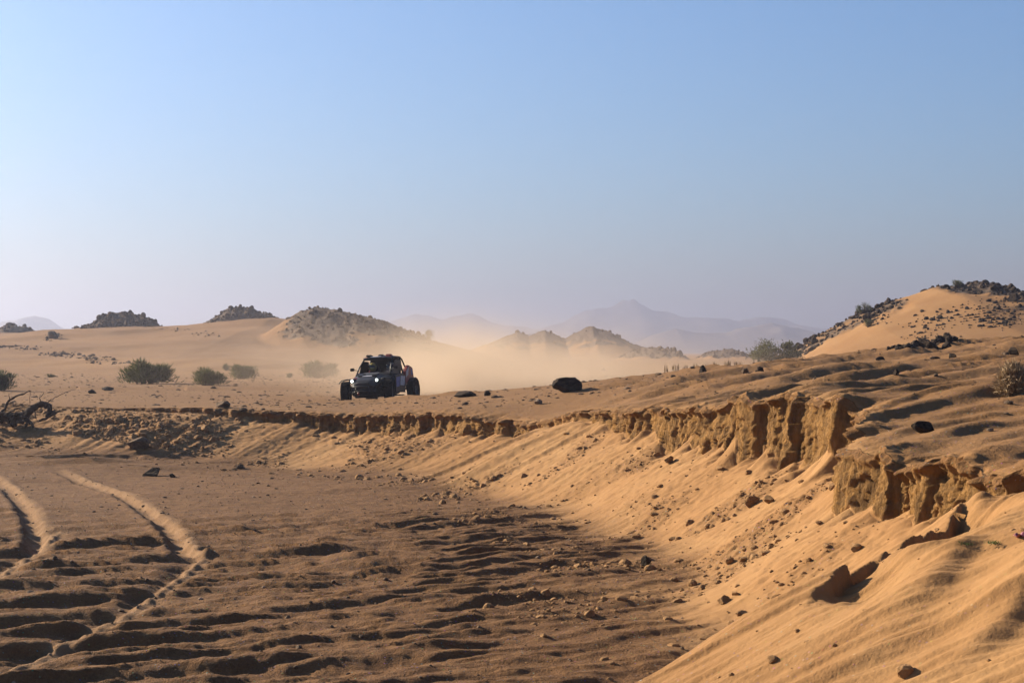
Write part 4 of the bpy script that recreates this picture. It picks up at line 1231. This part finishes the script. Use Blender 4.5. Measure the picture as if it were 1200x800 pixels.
# bumper tubes and skid plate
b = MB(); b.tube([(-.42, -1.35, .50), (-.36, -1.66, .48), (-.2, -1.76, .52), (.2, -1.76, .52), (.36, -1.66, .48), (.42, -1.35, .50)], .026)
b.tube([(-.40, -1.40, .78), (-.30, -1.70, .68), (.30, -1.70, .68), (.40, -1.40, .78)], .022)
b.tube([(-.22, -1.76, .52), (-.22, -1.70, .68)], .02); b.tube([(.22, -1.76, .52), (.22, -1.70, .68)], .02)
b.build('front_bumper', M_CAGE, car, True)
MB().loft([[(-.34, -1.72, .50), (.34, -1.72, .50), (.34, -1.72, .53), (-.34, -1.72, .53)], [(-.42, -1.25, .30), (.42, -1.25, .30), (.42, -1.25, .34), (-.42, -1.25, .34)], [(-.46, 1.2, .30), (.46, 1.2, .30), (.46, 1.2, .34), (-.46, 1.2, .34)]]).build('skid_plate', M_BODY, car)
MB().lathe_x([(-.02, .03), (-.02, .06), (.02, .06), (.02, .03), (-.02, .03)], (-.12, -1.76, .45), 12).build('tow_ring', M_RED, car, True)
# headlights, lit
for sx_ in (-1, 1):
    hl = MB().loft([[(sx_ * (.43 + .09 * a), -1.49, .865 + .055 * c) for a, c in ((-1, -.7), (1, -1), (1.1, .6), (-.8, 1))], [(sx_ * (.42 + .12 * a), -1.30, .87 + .07 * c) for a, c in ((-1, -.7), (1, -1), (1.1, .6), (-.8, 1))]]).build('headlight', M_BODY, car, bevel=0.006)
    MB().lathe_x([(0.0, 0.0), (.012, .024), (.004, .042), (-.02, .045)], (0, 0, 0), 16).build('lens', M_LENS, hl, True)
    ln = hl.children[0]; ln.rotation_euler = (0, 0, R(-90)); ln.location = (sx_ * .43, -1.497, .867)
# roll cage
cg = MB(); r = .026
for s_ in (-1, 1):
    cg.tube([(s_ * .60, -.62, 1.00), (s_ * .56, -.36, 1.30), (s_ * .50, -.02, 1.56), (s_ * .49, .08, 1.60), (s_ * .50, .72, 1.60), (s_ * .53, .86, 1.54), (s_ * .56, 1.20, 1.18), (s_ * .50, 1.55, .84)], r)
    cg.tube([(s_ * .64, .55, .60), (s_ * .62, .62, 1.1), (s_ * .50, .70, 1.60)], r)
    cg.tube([(s_ * .64, .58, 1.02), (s_ * .60, -.55, 1.04)], r * .8)
    cg.tube([(s_ * .62, .62, 1.1), (s_ * .56, 1.22, 1.16)], r * .8)
    cg.tube([(s_ * .64, .30, .86), (s_ * .50, .70, 1.56)], r * .8)
cg.tube([(-.50, -.02, 1.56), (.50, -.02, 1.56)], r); cg.tube([(-.50, .72, 1.60), (.50, .72, 1.60)], r)
cg.tube([(-.53, .86, 1.54), (.53, .86, 1.54)], r * .8); cg.tube([(-.56, 1.2, 1.18), (.56, 1.2, 1.18)], r * .8)
cg.tube([(-.60, -.58, 1.06), (.60, -.58, 1.06)], r * .9); cg.tube([(-.50, .72, 1.58), (.60, .64, .9)], r * .8)
cg.build('roll_cage', M_CAGE, car, True)
# roof with visor lip, vents and lamp pods
secs = [[(x, y, z) for x, z in [(-w, zz), (-w * .6, zz + .035), (w * .6, zz + .035), (w, zz), (w * .9, zz - .03), (-w * .9, zz - .03)]] for y, w, zz in [(-.14, .50, 1.585), (.02, .54, 1.625), (.4, .55, 1.64), (.78, .54, 1.625), (.92, .50, 1.58)]]
roof = MB().loft(secs).build('roof', M_BODY, car, bevel=0.008)
for x_, y_, m_ in [(-.34, .10, M_BODY), (.34, .16, M_RED), (0.05, .22, M_BODYG)]:
    MB().box((x_, y_, 1.685), (.20, .26, .06), Matrix.Rotation(R(-8), 3, 'X'), (.8, .7)).build('roof_vent', m_, roof, bevel=0.01)
MB().box((-.08, -.03, 1.652), (.36, .10, .012), Matrix.Rotation(R(10), 3, 'X')).build('roof_marking', M_WHITE, roof)
MB().box((.36, .02, 1.648), (.20, .12, .012), Matrix.Rotation(R(8), 3, 'X') @ Matrix.Rotation(R(5), 3, 'Y')).build('roof_marking', M_RED, roof)
MB().box((-.42, -.02, 1.632), (.12, .10, .012), Matrix.Rotation(R(8), 3, 'X') @ Matrix.Rotation(R(-6), 3, 'Y')).build('roof_marking', M_RED, roof)
# pillars of the windscreen surround
MB().loft([[(-.60, -.66, 1.06), (.60, -.66, 1.06), (.60, -.60, 1.09), (-.60, -.60, 1.09)], [(-.58, -.52, 1.10), (.58, -.52, 1.10), (.58, -.47, 1.12), (-.58, -.47, 1.12)]]).build('dashboard_cowl', M_BODY, car)
MB().box((0, -.36, 1.0), (1.1, .22, .16)).build('dashboard', M_CAGE, car, bevel=0.02)
# doors with number panels, rear quarters, fenders
for s_ in (-1, 1):
    def pan(pts, x0, x1, name, mat, parent, bev=0.006):
        a = [(s_ * x0, y, z) for y, z in pts]; c = [(s_ * x1, y, z) for y, z in pts]
        return MB().loft([a, c]).build(name, mat, parent, bevel=bev)
    d = pan([(-.48, .44), (.50, .40), (.58, .98), (.30, 1.06), (-.46, .98)], .695, .735, 'door', M_BODY, car)
    pan([(-.02, .66), (.40, .64), (.52, .95), (.08, .97)], .735, .741, 'number_panel', M_WHITE, d, 0)
    pan([(-.40, .60), (-.10, .62), (0.0, .95), (-.38, .93)], .735, .740, 'door_stripe', M_BLUE, d, 0)
    rq = pan([(.62, .62), (1.05, .80), (1.60, .88), (1.50, 1.24), (1.10, 1.33), (.72, 1.10)], .58, .70, 'rear_panel', M_RED, car, .02)
    pan([(.74, .90), (.98, 1.0), (1.08, 1.27), (.80, 1.12)], .70, .706, 'panel_marking', M_WHITE, rq, 0)
    pan([(1.30, .98), (1.46, 1.0), (1.42, 1.18), (1.28, 1.20)], .70, .706, 'panel_marking', M_BLUE, rq, 0)
    pan([(-.40, 1.05), (.56, 1.02), (.66, 1.50), (.02, 1.52)], .575, .585, 'opening_shade_sheet', M_CAGE, car, 0)  # plain dark sheet added in the side opening, standing in for cabin shade
    pan([(-1.10, .42), (-.48, .42), (-.48, .98), (-1.05, .90)], .55, .62, 'side_skirt', M_BODY, car, .01)
    mi = MB().tube([(s_ * .58, -.46, 1.20), (s_ * .70, -.48, 1.24)], .012, 6).build('mirror', M_CAGE, car)
    MB().box((s_ * .77, -.48, 1.25), (.14, .06, .10)).build('mirror_glass', M_BODY, mi, bevel=0.012)
    # fender hoops over the front wheels
    fe = MB()
    for yo in (-.12, .14):
        fe.tube([(s_ * .46, -1.22 + yo, .86), (s_ * .62, -1.24 + yo, .93), (s_ * .84, -1.25 + yo, .90), (s_ * .93, -1.26 + yo, .80)], .018, 7)
    fe.build('fender_hoop', M_CAGE, car, True)
    arch = []
    for k in range(7):
        a = R(20 + k * 22)
        arch.append([(s_ * x, 1.28 + math.cos(a) * rr_, .40 + math.sin(a) * rr_) for x, rr_ in ((.56, .47), (.86, .47), (.86, .50), (.56, .50))])
    MB().loft(arch[1:6]).build('rear_fender', M_BODY, car)

# wheels
def wheel(x, y, steer, s_):
    w = empty('wheel', (0, 0, 0)); w.parent = car; w.location = (x, y, RW); w.rotation_euler = (0, 0, steer)
    hw = .135
    ty = MB().lathe_x([(-hw * .85, .19), (-hw, .24), (-hw * 1.02, .32), (-hw * .82, RW - .03), (-hw * .5, RW - .012), (0, RW - .006), (hw * .5, RW - .012), (hw * .82, RW - .03), (hw * 1.02, .32), (hw, .24), (hw * .85, .19)], n=36)
    for k in range(30):      # tread blocks
        a = 2 * math.pi * k / 30
        for q_, off in ((-.085, 0), (0.0, .5), (.085, 0)):
            aa = a + off * 2 * math.pi / 30
            rot = Matrix.Rotation(aa, 3, 'X')
            ty.box(rot @ Vector((q_, 0, RW - .008)), (.068, .042, .030), rot)
    ty.build('tyre', M_TYRE, w)
    rm = MB().lathe_x([(-.10, .20), (-.11, .19), (-.04, .17), (-.02, .05), (.02, .05), (.04, .17), (.11, .19), (.10, .20)], n=28)
    for k in range(8):
        rot = Matrix.Rotation(2 * math.pi * k / 8, 3, 'X')
        rm.box(rot @ Vector((s_ * .05, 0, .11)), (.02, .04, .15), rot)
    rm.lathe_x([(s_ * .03, 0.0), (s_ * .075, .0), (s_ * .075, .045), (s_ * .03, .05)], n=14)
    rm.build('rim', M_RIM, w, True)
for s_ in (-1, 1):
    wheel(s_ * .75, -1.24, R(10), s_); wheel(s_ * .76, 1.28, 0, s_)
    a = MB()
    a.tube([(s_ * .30, -1.42, .46), (s_ * .68, -1.26, .36)], .02, 7); a.tube([(s_ * .30, -1.00, .46), (s_ * .68, -1.22, .36)], .02, 7)
    a.tube([(s_ * .34, -1.38, .62), (s_ * .66, -1.25, .48)], .017, 7); a.tube([(s_ * .34, -1.05, .62), (s_ * .66, -1.23, .48)], .017, 7)
    a.build('front_suspension_arm', M_CAGE, car, True)
    a = MB(); a.tube([(s_ * .46, .40, .45), (s_ * .66, 1.20, .40)], .035, 7); a.tube([(s_ * .30, 1.40, .46), (s_ * .66, 1.32, .36)], .018, 7); a.tube([(s_ * .30, 1.40, .60), (s_ * .66, 1.32, .48)], .018, 7)
    a.build('rear_trailing_arm', M_CAGE, car, True)
    for (p0, p1) in (((s_ * .58, -1.22, .40), (s_ * .46, -1.08, .92)), ((s_ * .60, 1.10, .42), (s_ * .54, .92, 1.08))):
        p0, p1 = Vector(p0), Vector(p1)
        sh = MB().tube([p0, p1], .022, 8).build('shock_absorber', M_CAGE, car, True)
        co_ = []
        ax = (p1 - p0).normalized(); sd = ax.cross(Vector((0, 1, 0))).normalized(); ud = ax.cross(sd)
        for k in range(73):
            t_ = k / 72; an = t_ * 2 * math.pi * 9
            co_.append(p0.lerp(p1, .25 + .65 * t_) + (sd * math.cos(an) + ud * math.sin(an)) * .045)
        MB().tube(co_, .008, 5).build('coil_spring', M_SPRING, sh, True)
# cabin
for s_ in (-1, 1):
    st = MB().loft([[(s_ * .32 - .22, -.10, .50), (s_ * .32 + .22, -.10, .50), (s_ * .32 + .22, -.10, .62), (s_ * .32 - .22, -.10, .62)], [(s_ * .32 - .22, .38, .46), (s_ * .32 + .22, .38, .46), (s_ * .32 + .22, .38, .58), (s_ * .32 - .22, .38, .58)]]).build('seat', M_SEAT, car, bevel=.02)
    MB().loft([[(s_ * .32 - .22, .34, .50), (s_ * .32 + .22, .34, .50), (s_ * .32 + .22, .46, .50), (s_ * .32 - .22, .46, .50)], [(s_ * .32 - .24, .46, 1.0), (s_ * .32 + .24, .46, 1.0), (s_ * .32 + .24, .58, 1.0), (s_ * .32 - .24, .58, 1.0)], [(s_ * .32 - .14, .52, 1.30), (s_ * .32 + .14, .52, 1.30), (s_ * .32 + .14, .62, 1.30), (s_ * .32 - .14, .62, 1.30)]]).build('seat_back', M_SEAT, st, bevel=.02)
sw = MB()
ring = [Vector((.32 + .16 * math.cos(a), -.20 + .05 * math.sin(a), 1.02 + .15 * math.sin(a))) for a in [k * math.pi / 9 for k in range(19)]]
sw.tube(ring, .014, 6, False); sw.tube([(.32, -.20, 1.02), (.32, -.36, .95)], .02, 6); sw.tube([(.17, -.20, 1.02), (.47, -.20, 1.02)], .012, 6)
sw.build('steering_wheel', M_CAGE, car, True)
MB().box((0, 1.05, .98), (.80, .62, .26), None, (.85, .85)).build('engine_cover', M_BODY, car, bevel=.03)
MB().box((0, .66, 1.17), (1.0, .05, .74)).build('firewall', M_CAGE, car)  # carried up close to the roof to make the cab interior darker

# the two people inside
def person(cx, label, helmet_mat, driving):
    J = {'pel': (cx, .26, .64), 'bel': (cx, .30, .80), 'che': (cx, .33, 1.00), 'nek': (cx, .32, 1.16), 'hed': (cx, .29, 1.26), 'top': (cx, .29, 1.36)}
    Rr = {'pel': .15, 'bel': .14, 'che': .16, 'nek': .06, 'hed': .09, 'top': .08}
    E = [('pel', 'bel'), ('bel', 'che'), ('che', 'nek'), ('nek', 'hed'), ('hed', 'top')]
    for s_, n in ((-1, 'l'), (1, 'r')):
        hand = (cx + s_ * .16, -.18, 1.03) if driving else (cx + s_ * .14, -.02, .80)
        elb = (cx + s_ * .27, .10, .92) if driving else (cx + s_ * .27, .18, .82)
        for k, p_, r_ in (('sho', (cx + s_ * .20, .33, 1.08), .075), ('elb', elb, .05), ('wri', (hand[0], hand[1] + .07, hand[2] - .01), .032), ('pal', hand, .040),
                          ('hip', (cx + s_ * .10, .22, .63), .10), ('kne', (cx + s_ * .13, -.22, .72), .068), ('ank', (cx + s_ * .12, -.62, .50), .045), ('toe', (cx + s_ * .12, -.74, .55), .04)):
            J[n + k] = p_; Rr[n + k] = r_
        E += [('che', n + 'sho'), (n + 'sho', n + 'elb'), (n + 'elb', n + 'wri'), (n + 'wri', n + 'pal'), ('pel', n + 'hip'), (n + 'hip', n + 'kne'), (n + 'kne', n + 'ank'), (n + 'ank', n + 'toe')]
        for f_ in range(5):   # fingers and thumb closing forward and down
            off = (f_ - 1.5) * .020
            ln_ = (.060, .068, .064, .052, .048)[f_]
            b0 = Vector(hand) + (Vector((off, -.035, .012)) if f_ < 4 else Vector((-s_ * .040, -.005, .0)))
            b1 = b0 + (Vector((0, -ln_ * .6, -.004)) if f_ < 4 else Vector((-s_ * .022, -.03, .006)))
            b2 = b1 + Vector((0, -ln_ * .25, -ln_ * .45))
            for q_, (pp, r2) in enumerate(((b0, .010), (b1, .009), (b2, .008))):
                J[f'{n}f{f_}{q_}'] = tuple(pp); Rr[f'{n}f{f_}{q_}'] = r2
            E += [(n + 'pal', f'{n}f{f_}0'), (f'{n}f{f_}0', f'{n}f{f_}1'), (f'{n}f{f_}1', f'{n}f{f_}2')]
    keys = list(J); me = bpy.data.meshes.new('person')
    me.from_pydata([J[k] for k in keys], [(keys.index(a), keys.index(b)) for a, b in E], [])
    me.materials.append(M_SUIT)
    o = obj('person', me)
    o.matrix_world = car.matrix_basis.copy()
    sk = o.modifiers.new('skin', 'SKIN'); sk.use_smooth_shade = True
    for i, k in enumerate(keys):
        me.skin_vertices[0].data[i].radius = (Rr[k], Rr[k] * (.85 if k in ('che', 'bel', 'pel') else 1))
        me.skin_vertices[0].data[i].use_root = (k == 'pel')
    sub = o.modifiers.new('sub', 'SUBSURF'); sub.levels = 1; sub.render_levels = 1
    tag(o, label, 'person')
    # helmet: shell with chin bar and dark visor
    hm = bmesh.new(); bmesh.ops.create_uvsphere(hm, u_segments=20, v_segments=14, radius=.145)
    for v in hm.verts:
        v.co.y *= 1.12
        if v.co.y < 0 and v.co.z < -.02: v.co.y *= 1.10
        v.co.z *= 1.02
    m2 = bpy.data.meshes.new('helmet'); hm.to_mesh(m2); hm.free(); m2.materials.append(helmet_mat)
    m2.polygons.foreach_set('use_smooth', [True] * len(m2.polygons))
    h_ = obj('helmet', m2, o); h_.location = (cx, .28, 1.31)
    vz = bmesh.new(); bmesh.ops.create_uvsphere(vz, u_segments=20, v_segments=14, radius=.149)
    bmesh.ops.delete(vz, geom=[v for v in vz.verts if not (v.co.y < -.05 and -.045 < v.co.z < .07)], context='VERTS')
    for v in vz.verts: v.co.y *= 1.13
    m3 = bpy.data.meshes.new('visor'); vz.to_mesh(m3); vz.free(); m3.materials.append(M_VISOR)
    obj('visor', m3, h_)
bpy.context.view_layer.update()
person(.32, 'helmeted driver in a dark suit gripping the buggy steering wheel', M_HELMET2, True)
person(-.32, 'co-driver with a yellowish helmet seated in the buggy', M_HELMET, False)

# the springs are squashed: everything but the wheels and lower arms sits low
for c in car.children:
    if c.name.split('.')[0] not in ('wheel', 'front_suspension_arm', 'rear_trailing_arm'):
        c.location.z -= 0.11
for o_ in [o for o in scene.objects if o.name.split('.')[0] == 'person']:
    o_.matrix_world = o_.matrix_world @ Matrix.Translation((0, 0, -0.11))
